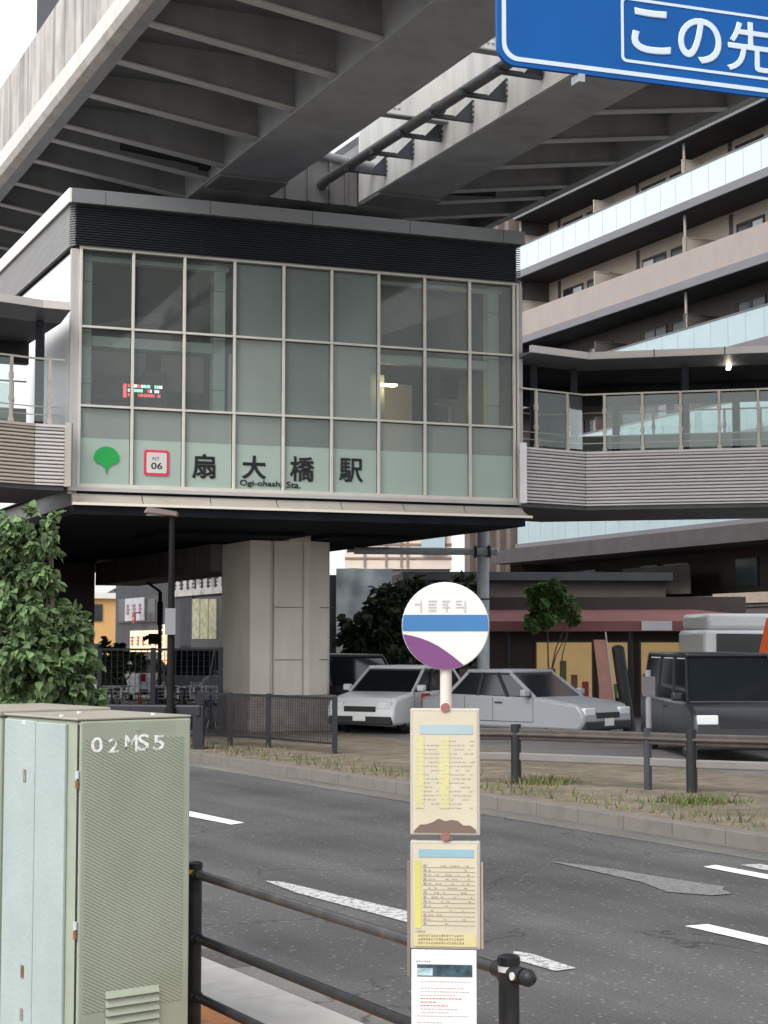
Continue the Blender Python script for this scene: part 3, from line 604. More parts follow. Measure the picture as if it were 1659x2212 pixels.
# ------------------------------------------------------------------ footbridges
fas = M('canopy_fascia', (.58,.54,.50), .5, var=.05); cso = M('canopy_slope', (.13,.13,.14), .5); cdk = M('canopy_dark', (.02,.022,.026), .7)
post_m = M('rail_post_metal', (.46,.42,.36), .45, metal=.2); spn = M('spandrel_metal', (.60,.56,.54), .45, var=.05, vs=3); spn_b = M('spandrel_metal_beige', (.48,.41,.35), .45, var=.05, vs=3)
innerp = M('inner_parapet', (.30,.33,.31), .6, var=.04); under_m = M('bridge_underside', (.085,.085,.09), .7, var=.1)
def bridge(root, pts, zs, cols, post_gap, wd=3.2, off=0):
    zb, zt, zr, zc = zs; pts = [Vector((p.x, p.y, 0)) for p in pts]
    ns = []
    for a, b in zip(pts, pts[1:]):
        d = (b-a).normalized(); n = Vector((-d.y, d.x, 0)); ns.append(n if n.y > 0 else -n)
    def mit(i, o):
        if i == 0: n = ns[0]; k = 1
        elif i == len(pts)-1: n = ns[-1]; k = 1
        else: n = (ns[i-1]+ns[i]).normalized(); k = 1/n.dot(ns[i])
        return pts[i] + n*(o*k)
    def quadbox(i, o0, o1, z0, z1, z0b=None, z1b=None, g=None, sh=0):
        a0, b0, a1, b1 = mit(i, o0), mit(i+1, o0), mit(i, o1), mit(i+1, o1); d = (b0-a0).normalized()*sh
        z0b = z0 if z0b is None else z0b; z1b = z1 if z1b is None else z1b
        g = g or G()
        return g.hexa([(a0+d).xy[:]+(z0,), (b0-d).xy[:]+(z0,), (b1-d).xy[:]+(z0b,), (a1+d).xy[:]+(z0b,), (a0+d).xy[:]+(z1,), (b0-d).xy[:]+(z1,), (b1-d).xy[:]+(z1b,), (a1+d).xy[:]+(z1b,)])
    for i in range(len(pts)-1):
        g = G(); n = 15; h = (zt-zb-.06)/n
        O('spandrel_back', quadbox(i, .035, .08, zb, zt-.051, sh=.006), dgrey, root)
        for k in range(n): quadbox(i, .0, .03, zb+.02+k*h+h*.18, zb+.02+k*h+h*.62, zb+.02+k*h, zb+.02+k*h+h*.8, g=g, sh=.006)
        quadbox(i, -.02, .08, zt-.05, zt, g=g, sh=.003)
        quadbox(i, -.015, .08, zb-.03, zb, g=g, sh=.003)
        O('spandrel_panel', g, spn_b if (off and i == off) else spn, root)
        O('deck', quadbox(i, .15, wd, zb-.14, zt-.95, zb-.14, zt-.95), under_m, root)
        O('deck_edge', quadbox(i, .05, .149, zb-.12, zb-.035, zb-.14, zb-.035), under_m, root)
        O('inner_parapet', quadbox(i, wd-.1, wd, zt-.95, zt+.70), innerp, root)
        O('canopy_fascia', quadbox(i, -.28, -.2, zc-.15, zc, sh=.004), fas, root)
        O('canopy_slope', quadbox(i, -.27, .45, zc-.16, zc-.15, zc-.29, zc-.10), cso, root)
        O('canopy_roof', quadbox(i, .45, wd+.3, zc-.29, zc-.10, zc-.29, zc-.04), cdk, root)
        O('canopy_beam', quadbox(i, wd-.25, wd-.05, zc-.72, zc-.292), cdk, root)
        L = (pts[i+1]-pts[i]).length; d = (pts[i+1]-pts[i]).normalized(); n = max(1, round(L/post_gap))
        for o, zl in ((.10, zr), (wd-.06, zr)):
            O('handrail', quadbox(i, o-.02, o+.02, zl, zl+.035), post_m, root)
            if o < 1:
                for zz in (zt+.2, zt+.36): O('lower_rail', quadbox(i, o+.16, o+.18, zz, zz+.02), post_m, root)
            for k in range(n):
                p = pts[i] + d*(L*(k+.5)/n) + ns[i]*o; q = p + ns[i]*.0
                g = G(); e = d*.03; f = ns[i]*.02
                for (za, zb_, sx) in ((zt, zl, 1.0), (zt+.02, zt+.09, 1.5), (zt+.42, zt+.50, 1.5), (zl-.42, zl-.3, 1.4)):
                    g.hexa([(p-e*sx-f*sx)[:2]+(za,), (p+e*sx-f*sx)[:2]+(za,), (p+e*sx+f*sx)[:2]+(za,), (p-e*sx+f*sx)[:2]+(za,), (p-e*sx-f*sx)[:2]+(zb_,), (p+e*sx-f*sx)[:2]+(zb_,), (p+e*sx+f*sx)[:2]+(zb_,), (p-e*sx+f*sx)[:2]+(zb_,)])
                O('rail_post', g, post_m, root)
                if o < 1 or True:
                    a = p + e*1.4; b = p + d*(L/n) - e*1.4
                    if k == n-1: b = pts[i+1] + ns[i]*o
                    O('glass_panel', G().add([a[:2]+(zt+.06,), b[:2]+(zt+.06,), b[:2]+(zl-.03,), a[:2]+(zl-.03,)], [(0,1,2,3)]), railglass, root)
    for (x, i, o) in cols:
        a, b = pts[i]+ns[i]*o, pts[i+1]+ns[i]*o; r, _ = ray(x, 900)
        d = b-a; t = (r*a.y-a.x)/(d.x-r*d.y); p = a+d*t
        O('canopy_column', G().box(p.x-.075, p.y-.075, zt-.9, p.x+.075, p.y+.075, zc-.3), dgrey if False else M('column_dark', (.018,.02,.025), .6, spec=.15), root)
    return mit
A_, B_, C_ = P(1131, 970, 36.1), P(1265, 975, 37.1), P(1659, 965, 36.2); C2 = B_ + (C_-B_)*1.9
rb = T('footbridge', 'covered footbridge on the right with grey ribbed panels, glass railing and lit lamp', 'footbridge', group='covered footbridges joining the station')
bridge(rb, [A_, B_, C2], (5.14, 6.29, 7.54, 8.43), [(1153, 0, .35), (1240, 0, .38), (1480, 1, .35), (1720, 1, .35), (1330, 1, 2.8), (1590, 1, 2.8)], .82)
q = P(1575, 792, 36.95); q.z = 8.16
tubel = M('lit_tube', (1,.93,.8), emis=5, ec=(1,.9,.72))
O('tube_lamp', G().beam(q+Vector((-.09,-.35,-.12)), q+Vector((.09,.35,.12)), .09, .06, 0), tubel, rb, bevel=.01)
q = P(1130, 1028, 36.0)
O('end_post', G().box(q.x-.07, q.y-.05, 5.08, q.x+.08, q.y+.1, 6.36), M('end_post_white', (.66,.64,.62), .5), rb, bevel=.01)
for k in range(3):
    p = B_ + (C_-B_)*(k/2.6); O('canopy_joint', G().box(p.x-.04, p.y-.285, 8.27, p.x-.02, p.y-.2, 8.44), dgrey, rb)
E0, D0, C0 = P(-330, 903, 29.8), P(76, 912, 32.25), P(141, 914, 32.5)
lb = T('footbridge', 'short stretch of covered footbridge at the left edge, meeting the station wall', 'footbridge', group='covered footbridges joining the station')
bridge(lb, [C0, D0, E0], (5.16, 6.29, 7.54, 8.62), [(84, 0, .4), (-60, 1, .35)], .9, off=1)
q = P(148, 980, 32.4); O('end_post', G().box(q.x-.06, q.y-.05, 5.1, q.x+.06, q.y+.08, 6.32), beige_m, lb)
# stair roof edge low on the left
sr = T('stair_canopy', 'pale edged sloping stair roof low under the left footbridge behind the shrub', 'canopy')
a, b = P(-80, 1166, 36), P(78, 1098, 44); 
for k, (y0, th) in enumerate(((0, .12), (.55, .12))):
    O('roof_edge', G().beam(a-Vector((0,0,y0)), b-Vector((0,0,y0*.7)), .1, th), lgrey if k == 0 else mgrey, sr)
O('roof_sheet', G().prism([a+Vector((0,.06,-.06)), b+Vector((0,.06,-.06)), b+Vector((0,.06,-.32)), a+Vector((0,.06,-.48))], (0,.05,0)), dgrey, sr)

# ------------------------------------------------------------------ apartment building on the right
ap = T('apartment_building', 'long apartment building on the right with white, brown and pale blue balcony fronts', 'building', (0,0,0), VA)
wb = M('wall_tile_beige', (.52,.44,.36), .8, var=.06, vs=1); wdk = M('wall_tile_brown', (.095,.08,.072), .75, var=.1, vs=1); slabm = M('balcony_slab_grey', (.16,.155,.165), .7, var=.05, vs=1)
pw = M('parapet_white_glass', (.52,.58,.565), .25, var=.02, vs=1); pbrown = M('parapet_brown', (.29,.245,.22), .6, var=.05, vs=1); pblue = M('parapet_blue_glass', (.36,.45,.47), .25, var=.04, vs=1)
seam = M('parapet_seam', (.30,.33,.33), .6); winm = M('window_dark_glass', (.035,.04,.045), .15, spec=.6); curt = M('curtain_white', (.74,.76,.76), .7, var=.05); wfr = M('window_frame_dark', (.07,.065,.06), .5); divm = M('divider_beige', (.37,.32,.27), .7, var=.04); pole_m = M('downpipe_grey', (.30,.27,.24), .6)
FT0, FT1 = 37.0, 67.2; SF = 36.0; SWL = 37.7
floors = [(18.72, 'w', wb), (15.72, 'b', wb), (12.78, 'g', wdk), (9.65, 'g', wdk), (6.5, 'g', wdk), (21.45, 'b', wb), (24.4, 'w', wb)]
bays = [FT0 + (FT1-FT0)*i/ (30.2/6.55) for i in range(6)]; bays = [67.1-6.55*i for i in range(6)]
for zb, kind, wm in floors:
    pm = {'w': pw, 'b': pbrown, 'g': pblue}[kind]
    O('balcony_slab', G().box(SF-.12, FT0, zb-.32, SWL, FT1, zb-.0), slabm, ap); O('balcony_soffit', G().box(SF-.10, FT0+.02, zb-.345, SWL-.01, FT1-.02, zb-.322), M('balcony_soffit_dark', (.035,.034,.037), .8) if zb == 18.72 else bpy.data.materials['balcony_soffit_dark'], ap)  # thin dark sheet below each slab: the underside's shade put into colour
    g = G(); g.box(SF, FT0, zb+.002, SF+.06, FT1, zb+1.12, 0)
    if kind != 'b':
        y = FT0
        while y < FT1: g.box(SF-.006, y, zb+.02, SF-.001, y+.022, zb+1.1, 1); y += 1.08
        g.box(SF-.03, FT0, zb+1.122, SF+.08, FT1, zb+1.16, 2)
    else:
        y = FT0
        while y < FT1: g.box(SF-.003, y, zb+.02, SF-.001, y+.012, zb+1.1, 3); y += 1.64
    O('balcony_parapet', g, [pm, seam, slabm, M('brown_seam', (.27,.21,.19), .6)], ap)
    O('wall', G().box(SWL, FT0, zb, SWL+.3, FT1, zb+2.83), wm, ap)
    rr = random.Random(int(zb*10))
    for b in bays:
        # divider with dark edge and downpipe
        O('balcony_divider', G().box(SF+.10, b-.03, zb+.01, SWL-.02, b+.03, zb+1.72).box(SF+.10, b-.05, zb+1.722, SWL-.02, b+.05, zb+1.76), divm if wm is wb else wdk, ap)
        O('wall_recess', G().box(SWL-.012, b+.02-1.0, zb, SWL-.002, b-.72, zb+2.6), wfr, ap)
        for k, (w0, w1, hh) in enumerate(((b-5.3, b-3.4, 2.05), (b-2.9, b-1.3, 2.05))):
            if w0 < FT0: continue
            f = O('window', G().box(SWL-.05, w0-.06, zb+.0, SWL-.006, w0, zb+hh).box(SWL-.05, w1, zb, SWL-.006, w1+.06, zb+hh).box(SWL-.05, w0-.06, zb+hh, SWL-.006, w1+.06, zb+hh+.07).box(SWL-.045, (w0+w1)/2-.04, zb, SWL-.006, (w0+w1)/2+.04, zb+hh), wfr, ap)
            O('pane', G().box(SWL-.03, w0, zb+.05, SWL-.008, w1, zb+hh-.001), winm, f)
            if rr.random() < .8: c0 = w0+.05 if rr.random() < .5 else (w0+w1)/2+.06; O('curtain', G().box(SWL-.036, c0, zb+.1, SWL-.031, c0+rr.uniform(.4, .8), zb+hh-.05), curt, f)
    if wm is wb:
        for b in bays[1::2]: O('air_conditioner', G().box(SWL-.42, b+.5, zb+1.0, SWL-.06, b+1.25, zb+1.6).tube((SWL-.43,b+.85,zb+1.3),(SWL-.42,b+.85,zb+1.3),.22,14), lgrey, ap)
    for b in bays[::2]:
        O('downpipe', G().tube((SF+.2, b+.0, zb+.0), (SF+.2, b, zb+2.6), .055, 8), pole_m, ap)
O('wall', G().box(SF+.3, FT1, 3.2, SWL+8, FT1+.3, 27), wdk, ap)
O('wall', G().box(SWL, FT0, .1, SWL+.3, FT1, 6.25), wdk, ap)
O('roof', G().box(SF-.12, FT0, 27.0, SWL+9, FT1+.3, 27.4), slabm, ap)
g = G()
for k in range(5): g.box(SF-.2, FT1+.32+k*1.0, 3.6, SF+.15, FT1+.62+k*1.0, 27)
g.box(SF+.1, FT1+.3, 3.6, SF+.3, FT1+5.5, 27)
O('end_fins', g, M('fin_brown', (.14,.11,.095), .7), ap)
O('balcony_slab', G().box(SF-1.2, FT0, 5.6, SWL, FT1+.2, 6.2), M('slab_brown', (.075,.065,.065), .7), ap)
# ground floor windows and terrace boxes
tz = 2.2
for (x0, x1, y0, y1) in ((1165, 1308, 1240, 1290), (1310, 1480, 1228, 1275)): pass
for (xa, xb, yt, yb) in ((1168, 1300, 1245, 1292), (1345, 1490, 1226, 1282)):
    a = FV.onx(xa, yt, SF+.2); b = FV.onx(xb, yb, SF+.2)
    O('terrace_box', G().box(SF+.2, b.y, b.z, SF+.26, a.y, b.z+1.05).box(SF+.2, a.y-.06, b.z, SF+1.3, a.y, b.z+1.05).box(SF+.18, b.y, b.z+1.052, SF+.3, a.y, b.z+1.1), wdk if xa < 1200 else M('terrace_panel', (.15,.125,.11), .7), ap)
for (xa, xb) in ((1215, 1290), (1385, 1425), (1435, 1490), (1590, 1640)):
    a = FV.onx(xa, 1250, SWL-.01); b = FV.onx(xb, 1250, SWL-.01)
    f = O('window', G().box(SWL-.06, b.y, 4.2, SWL-.002, a.y, 5.3), wfr, ap); O('pane', G().box(SWL-.07, b.y+.06, 4.26, SWL-.061, a.y-.06, 5.24), M('window_teal_glass', (.10,.14,.14), .2), f)
O('terrace_floor', G().box(SF-1.5, FT0, 3.0, SWL, FT1, 3.4), M('terrace_band', (.10,.085,.08), .8), ap)
# ribbed fence in front of the terrace
tf = T('terrace_fence', 'dark slatted fence with a pale top course along the foot of the apartment building', 'fence', (0,0,0), VA)
g = G(); g.box(SF-3.0, FT0-2, 2.3, SF-2.94, FT1, 3.62)
for k in range(4): g.box(SF-3.04, FT0-2, 3.3+k*.11, SF-3.0, FT1-.2, 3.37+k*.11)
O('fence_panel', g, M('slat_brown', (.12,.10,.095), .6), tf)
O('fence_wall', G().box(SF-3.1, FT0-2, .1, SF-2.9, FT1, 2.29), M('terrace_wall_grey', (.065,.065,.075), .7), tf)
O('fence_rail', G().box(SF-3.16, FT0-2, 2.75, SF-3.12, FT1, 2.79), lgrey, tf)
a = FV.onx(1540, 1260, SF-3.06); O('fence_top', G().box(SF-3.08, FT0-2, 3.42, SF-3.045, a.y, 3.76), M('slat_beige', (.42,.35,.28), .6, var=.1, vs=6), tf)

# ------------------------------------------------------------------ overhead road sign
q = P(1075, 137, 10); RZ = radians(20); FB = Frame(RZ, (q.x, q.y, 0))
blue = M('sign_blue', (.002,.075,.275), .55, spec=.2, var=.05, vs=1.5, streak=.12, ss=4); swht = M('sign_white', (.50,.58,.70), .4, var=.02); sback = M('sign_back_grey', (.35,.36,.37), .4, metal=.6)
bs = T('road_sign', 'large blue overhead road sign with white border and Japanese lettering at the top right', 'road sign', (q.x, q.y, 0), RZ)
SWd, SHt, zb = 4.6, 2.1, q.z
def bp(x, y): return FB.ony(x, y, 0)
O('sign_panel', G().prism(rrect(SWd/2, zb+SHt/2, SWd/2, SHt/2, .12, 0, 8), (0,.03,0)), blue, bs)
for z in (.35, 1.05, 1.75): O('sign_stiffener', G().box(.05, .032, zb+z, SWd-.05, .07, zb+z+.05), sback, bs)
def ring(o, i, y, d):
    g = G(); n = len(o); a = [(p[0], y, p[2]) for p in o]; b = [(p[0], y, p[2]) for p in i]
    g.add(a+b+[(p[0], y-d, p[2]) for p in a]+[(p[0], y-d, p[2]) for p in b], [(2*n+k, 2*n+(k+1)%n, 3*n+(k+1)%n, 3*n+k) for k in range(n)] + [(k, (k+1)%n, 2*n+(k+1)%n, 2*n+k) for k in range(n)] + [(n+(k+1)%n, n+k, 3*n+k, 3*n+(k+1)%n) for k in range(n)]); return g
O('sign_border', ring(rrect(SWd/2, zb+SHt/2, SWd/2-.028, SHt/2-.028, .10, 0, 8), rrect(SWd/2, zb+SHt/2, SWd/2-.055, SHt/2-.055, .085, 0, 8), -.001, .003), swht, bs)
c0 = bp(1342, 133); ct = bp(1342, -8).z; wq = 2.3
O('sign_box', ring(rrect(c0.x+wq/2, (c0.z+ct)/2, wq/2, (ct-c0.z)/2, .035, 0, 6), rrect(c0.x+wq/2, (c0.z+ct)/2, wq/2-.018, (ct-c0.z)/2-.018, .022, 0, 6), -.001, .003), swht, bs)
for ch, x0, x1, y0, y1, bd in (('こ', 1364, 1449, 19, 119, .020), ('の', 1465, 1559, 38, 140, .018), ('先', 1570, 1672, 47, 160, .014)):
    xm = (x0+x1)/2; a = bp(x0, y1); b = bp(x1, y1); lo, hi = bp(xm, y1-2), bp(xm, y0+2)
    text('sign_character', ch, swht, bs, (a.x, -.002, lo.z), FX, FZ, b.x-a.x, hi.z-lo.z, .004, bd)
O('sign_bracket', G().box(bp(1248,150).x, -.01, zb-.05, bp(1262,150).x, .09, zb-.001), sback, bs)
# the pole the sign hangs from, standing to the right outside the picture
O('sign_arm', G().tube((.3, .16, zb+.6), (SWd+1.2, .16, zb+.6), .07, 14).tube((.3, .16, zb+1.5), (SWd+1.2, .16, zb+1.5), .07, 14), galv, bs, smooth=True)
O('sign_pole', G().tube((SWd+1.2, .16, .1), (SWd+1.2, .16, zb+2.4), .13, 16), galv, bs, smooth=True)

# galvanised pole with side arm (centre right)
q = P(1044, 1300, 42.5)
gp = T('signal_pole', 'tall galvanised pole with a horizontal side arm, right of the pale pier', 'pole', (q.x, q.y, 0))
O('pole', G().tube((0,0,.1), (0,0,5.6), .15, 18), galv, gp, smooth=True)
za = P(1044, 1193, 42.5).z; xl = P(765, 1187, 42.5); 
O('arm', G().tube((xl.x-q.x, .0-.25, za+.03), (.28, -.25, za), .09, 14).tube((xl.x-q.x-.17, -.25, za+.032), (xl.x-q.x, -.25, za+.03), .05, 12), galv, gp, smooth=True)
O('cap', G().blob((.32, -.25, za), .07, .1, .1), galv, gp, smooth=True)
for dx in (-.22, .12): O('clamp', G().box(dx-.02, -.37, za-.13, dx+.05, .17, za+.13).tube((dx,-.4,za-.14),(dx,-.4,za+.16),.02,8), dgrey, gp)
O('pole_band', G().tube((0,0,3.2),(0,0,3.24),.155,18), dgrey, gp)
# street lamp
q = P(370, 1300, 32.7)
lp = T('street_lamp', 'tall black street lamp with a brown box shaped head, left of the pale pier', 'street lamp', (q.x, q.y, 0))
dk = M('lamp_pole_black', (.010,.009,.009), .6, var=.15, spec=.15)
zh = P(345, 1107, 32.7).z
O('pole', G().tube((0,0,.1), (0,0,zh-.05), .085, 14, r2=.055).tube((0,0,.1),(0,0,.9),.11,14), dk, lp, smooth=True)
bh = M('lamp_head_brown', (.12,.085,.075), .5)
O('lamp_head', G().hexa([(-.54,-.14,zh-.02),(.12,-.12,zh-.09),(.12,.12,zh-.09),(-.54,.14,zh-.02),(-.46,-.10,zh+.11),(.12,-.09,zh+.01),(.12,.09,zh+.01),(-.46,.10,zh+.11)]), bh, lp, bevel=.03)
O('lens', G().box(-.48,-.1,zh-.062,-.12,.1,zh-.04), M('lamp_lens', (.2,.2,.2), .3), lp)
O('notice_box', G().box(-.1,-.14,2.3,.1,-.09,2.8), mgrey, lp)
# thin black camera pole with arm behind
q = P(345, 1400, 46)
cp = T('camera_pole', 'thin black pole with a raised arm and a camera, left of the street lamp', 'pole', (q.x, q.y, 0))
O('pole', G().tube((0,0,.1), (0,0,zat(1278,46)), .05, 10).box(-.07,-.06,zat(1350,46),.07,.06,zat(1300,46)), dk, cp)
a = P(318, 1258, 46)
O('arm', G().tube((0,0,zat(1278,46)), (a.x-q.x, 0, a.z), .035, 8), dk, cp)
a = P(330, 1380, 46); O('camera', G().box(-.3,-.08,a.z-.14,-.02,.08,a.z+.14).tube((-.3,0,a.z+.06),(-.45,0,a.z-.02),.06,8), dk, cp, bevel=.02)

# ------------------------------------------------------------------ equipment cabinets
q = P(165, 1552, 8.0); CZ = q.z; CA = radians(38); FC = Frame(CA, (q.x, q.y, 0))
def cabmat(name, col):
    m = M(name, col, .5, var=.07, vs=3, dirt=.12, ds=5, dcol=(.16,.17,.12)); n = m.node_tree.nodes; L = m.node_tree.links; b = n['Principled BSDF']; src = b.inputs['Base Color'].links[0].from_socket
    tc = n.new('ShaderNodeTexCoord'); mp = n.new('ShaderNodeMapping'); mp.inputs['Rotation'].default_value = (0, radians(-28), 0); L.new(tc.outputs['Object'], mp.inputs['Vector'])
    wv = n.new('ShaderNodeTexWave'); wv.wave_type = 'BANDS'; wv.bands_direction = 'Z'; wv.inputs['Scale'].default_value = 22; wv.inputs['Distortion'].default_value = 0; L.new(mp.outputs[0], wv.inputs['Vector'])
    wv2 = n.new('ShaderNodeTexWave'); wv2.wave_type = 'BANDS'; wv2.bands_direction = 'X'; wv2.inputs['Scale'].default_value = 26; wv2.inputs['Distortion'].default_value = 0; L.new(mp.outputs[0], wv2.inputs['Vector'])
    mu = n.new('ShaderNodeMath'); mu.operation = 'MULTIPLY'; L.new(wv.outputs['Fac'], mu.inputs[0]); L.new(wv2.outputs['Fac'], mu.inputs[1])
    ad = n.new('ShaderNodeMath'); ad.operation = 'MULTIPLY_ADD'; ad.inputs[1].default_value = .6; L.new(mu.outputs[0], ad.inputs[0]); L.new(wv.outputs['Fac'], ad.inputs[2])
    r = n.new('ShaderNodeMapRange'); r.inputs['From Max'].default_value = 1.4; r.inputs['To Min'].default_value = .90; r.inputs['To Max'].default_value = 1.07; L.new(ad.outputs[0], r.inputs['Value'])
    x = n.new('ShaderNodeMix'); x.data_type = 'RGBA'; x.blend_type = 'MULTIPLY'; x.inputs[0].default_value = 1; L.new(src, x.inputs[6]); L.new(r.outputs[0], x.inputs[7]); L.new(x.outputs[2], b.inputs['Base Color'])
    bu = n.new('ShaderNodeBump'); bu.inputs['Strength'].default_value = .7; bu.inputs['Distance'].default_value = .003; L.new(ad.outputs[0], bu.inputs['Height']); L.new(bu.outputs[0], b.inputs['Normal'])
    return m
cg = M('cabinet_green', (.265,.295,.225), .5, var=.07, vs=4, dirt=.15, ds=6, dcol=(.15,.15,.1)); cgp = cabmat('cabinet_green_studded', (.255,.285,.215)); cmint = M('cabinet_mint', (.30,.345,.33), .55, var=.07, vs=3, dirt=.22, ds=7, dcol=(.30,.36,.34), bump=.2, bs=40)
ctop = M('cabinet_top', (.26,.24,.195), .6, var=.15, vs=6, dirt=.4, ds=6, dcol=(.2,.15,.12)); stencil = worn('stencil_paint', .7, .56)
CW, CD = .614, .76
cb = T('equipment_cabinet', 'weathered green roadside equipment cabinet with stencilled white characters and mint coloured side', 'cabinet', (q.x, q.y, 0), CA)
O('cabinet_body', G().box(.012, .012, .16, CW-.004, CD, CZ-.012), cg, cb, bevel=.012)
O('cabinet_top', G().box(-.002, -.012, CZ-.011, CW+.002, CD+.004, CZ+.001), ctop, cb, bevel=.005)
g = G().box(.016, -.014, .2, CW-.002, .010, CZ-.013); O('door', g, cg, cb, bevel=.009)
O('door_panel', G().box(.045, -.0165, .45, CW-.045, -.0142, CZ-.10), cgp, cb)
O('door_gap', G().box(.0125, -.0035, .2, .0158, .0118, CZ-.03), black, cb)
for y in (1674, 1695, 2000, 2020):
    z = FC.ony(160, y, 0).z; O('hinge', G().tube((.006,-.004,z-.018),(.006,-.004,z+.018),.009,10), rust if y in (1695, 2020) else galv, cb)
O('mint_board', G().box(-.006, .10, .25, .011, .40, CZ-.03), cmint, cb, bevel=.004)
O('mint_board', G().box(-.008, .404, .25, .011, .735, CZ-.026), cmint, cb, bevel=.004)
for (xx, y) in ((57, 1675), (52, 2098), (50, 2190)):
    c = FC.onx(xx, y, 0); O('latch', G().box(-.013, c.y-.014, c.z-.03, -.0085, c.y+.014, c.z+.03), rust if y == 2098 else M('latch_metal', (.22,.19,.17), .5, dirt=.6, dcol=(.12,.05,.03), ds=20), cb, bevel=.002)
c = FC.onx(55, 1560, 0); O('paint_chip', G().prism([(-.0095,c.y-.02,c.z-.01),(-.0095,c.y+.025,c.z-.008),(-.0095,c.y+.01,c.z+.008),(-.0095,c.y-.005,c.z+.014)], (.0012,0,0)), wht, cb)
for body, x0, x1, y0, y1 in (('0', 197, 222, 1593, 1626), ('2', 233, 258, 1596, 1626), ('M', 270, 297, 1588, 1624), ('S', 298, 322, 1586, 1622), ('5', 331, 355, 1588, 1620)):
    a, b, lo, hi = FC.ony(x0, y1, -.017), FC.ony(x1, y1, -.017), FC.ony((x0+x1)/2, y1, -.017), FC.ony((x0+x1)/2, y0, -.017)
    text('stencil_character', body, stencil, cb, (a.x, -.0168, lo.z), FX, FZ, b.x-a.x, hi.z-lo.z, .0006, .012)
for k in range(9):
    a, b = FC.ony(228, 2150+k*19, -.02), FC.ony(343, 2143+k*19, -.02)
    O('vent_louvre', G().prism([(a.x,-.0168,a.z-.018),(a.x,-.034,a.z-.016),(a.x,-.0168,a.z+.016)], (b.x-a.x,0,0)), cg, cb, bevel=.002)
for (x, y) in ((-.002, .2), (.25, .5), (.45, .12)): O('top_bolt', G().tube((x+.03,y,CZ+.001),(x+.03,y,CZ+.010),.013,8), wht, cb)
for z in (1,): O('rivet', G().tube((.32,-.0142,CZ-.06),(.32,-.019,CZ-.06),.008,8), cg, cb)
O('plinth', G().box(-.03, -.03, .13, CW+.03, CD+.03, .2), conc_lt, cb)
# second cabinet behind its left edge
q2 = FC.o + FC.Y*(CD+.035)
c2 = T('equipment_cabinet', 'olive green cabinet at the left edge, mostly outside the picture beside the mint side', 'cabinet', (q2.x, q2.y, 0), CA)
O('cabinet_body', G().box(.0, .0, .16, CW-.004, CD, CZ-.02), cg, c2, bevel=.012)
O('cabinet_top', G().box(-.012, -.008, CZ-.019, CW+.006, CD+.01, CZ+.015), ctop, c2, bevel=.009)
O('cabinet_panel', G().box(-.004, .05, .3, -.0005, CD-.05, CZ-.08), cgp, c2)

# ------------------------------------------------------------------ near guard railing
R1, R2 = P(421, 1865, 9.0), P(1099, 2065, 6.34); rv = Vector((R1.x-R2.x, R1.y-R2.y, 0)); sp_ = rv.length; ang = math.atan2(rv.y, rv.x)
blk = M('railing_black', (.016,.016,.017), .45, spec=.25, var=.25, vs=5, dirt=.25, ds=9, dcol=(.07,.06,.055)); wear = M('railing_worn', (.075,.07,.068), .5, var=.3, vs=12); ybn = M('band_yellow', (.75,.36,.03), .4, dirt=.3, ds=20); wbn = M('band_white', (.7,.7,.66), .4, dirt=.2, ds=20)
zt = (R1.z+R2.z)/2
gd = T('guard_railing', 'black three bar guard railing with banded posts along the near kerb', 'railing', (R2.x, R2.y, 0), ang)
zr = [zt-.055, zt-.055-.325, zt-.055-.62]
for k in range(0, 4):
    x = k*sp_; g = O('post', G().tube((x,0,.1),(x,0,zt-.004),.038,24), blk, gd, smooth=True)
    O('post_cap', G().tube((x,0,zt-.03),(x,0,zt),.041,24).blob((x,0,zt),.040,.040,.010,0,18,6), blk, g, smooth=True)
    O('reflective_band', G().tube((x,0,zt-.052),(x,0,zt-.031),.0395,24), ybn if k else wbn, g, smooth=True)
    if k == 0: O('reflective_patch', G().box(.004,-.0415+0.0,zt-.049,.03,-.036,zt-.036), ybn, g)
    for z in zr:
        O('clamp', G().tube((x-.055 if k else x-.10,0,z),(x+.085,0,z),.031,16).tube((x+.06,0,z-.036),(x+.06,0,z+.036),.012,8), blk, g, smooth=True)
    if k == 0:
        for z in zr: O('end_cap', G().blob((-.125,0,z),.035,.032,.032,0,14,8), blk, g, smooth=True)
        O('reflector', G().tube((-.075,.031,zr[0]-.0),(-.075,.038,zr[0]),.014,12), wbn, g)
for z in zr: O('rail', G().tube((.03,0,z),(sp_*3,0,z),.0235,18), blk if z < zt-.1 else M('rail_top_worn', (.04,.038,.037), .4, var=.3, vs=8, dirt=.35, ds=14, dcol=(.12,.10,.09)), gd, smooth=True)
# ------------------------------------------------------------------ bus stop
q = P(962, 1352, 6.15); BA = radians(-5)
FT_ = Frame(BA, (q.x, q.y, 0))
bt = T('bus_stop_sign', 'round white bus stop sign with blue band above two framed timetables and a white notice', 'bus stop sign', (q.x, q.y, 0), BA)
cream = M('timetable_cream', (.44,.40,.30), .45, var=.06, vs=6); creamf = M('timetable_frame', (.36,.33,.28), .5, var=.08); bpo = M('bus_post_cream', (.52,.48,.42), .5)
sk = M('header_pale_blue', (.27,.35,.37), .5); ylw = M('column_yellow', (.45,.42,.10), .5); inkg = M('print_grey', (.10,.09,.08), .6); inkr = M('print_red', (.45,.12,.10), .6); nw = M('notice_white', (.60,.59,.575), .5, var=.02); bl2 = M('band_blue', (.03,.13,.29), .4); prp = M('swoosh_purple', (.13,.038,.13), .4); brn = M('scene_brown', (.13,.09,.07), .6); tl = M('photo_teal', (.03,.06,.075), .4, var=.7, vs=30)
def bq(x, y, Y=0): return FT_.ony(x, y, Y)
Rd = (bq(1055,1352).x-bq(866,1352).x)/2
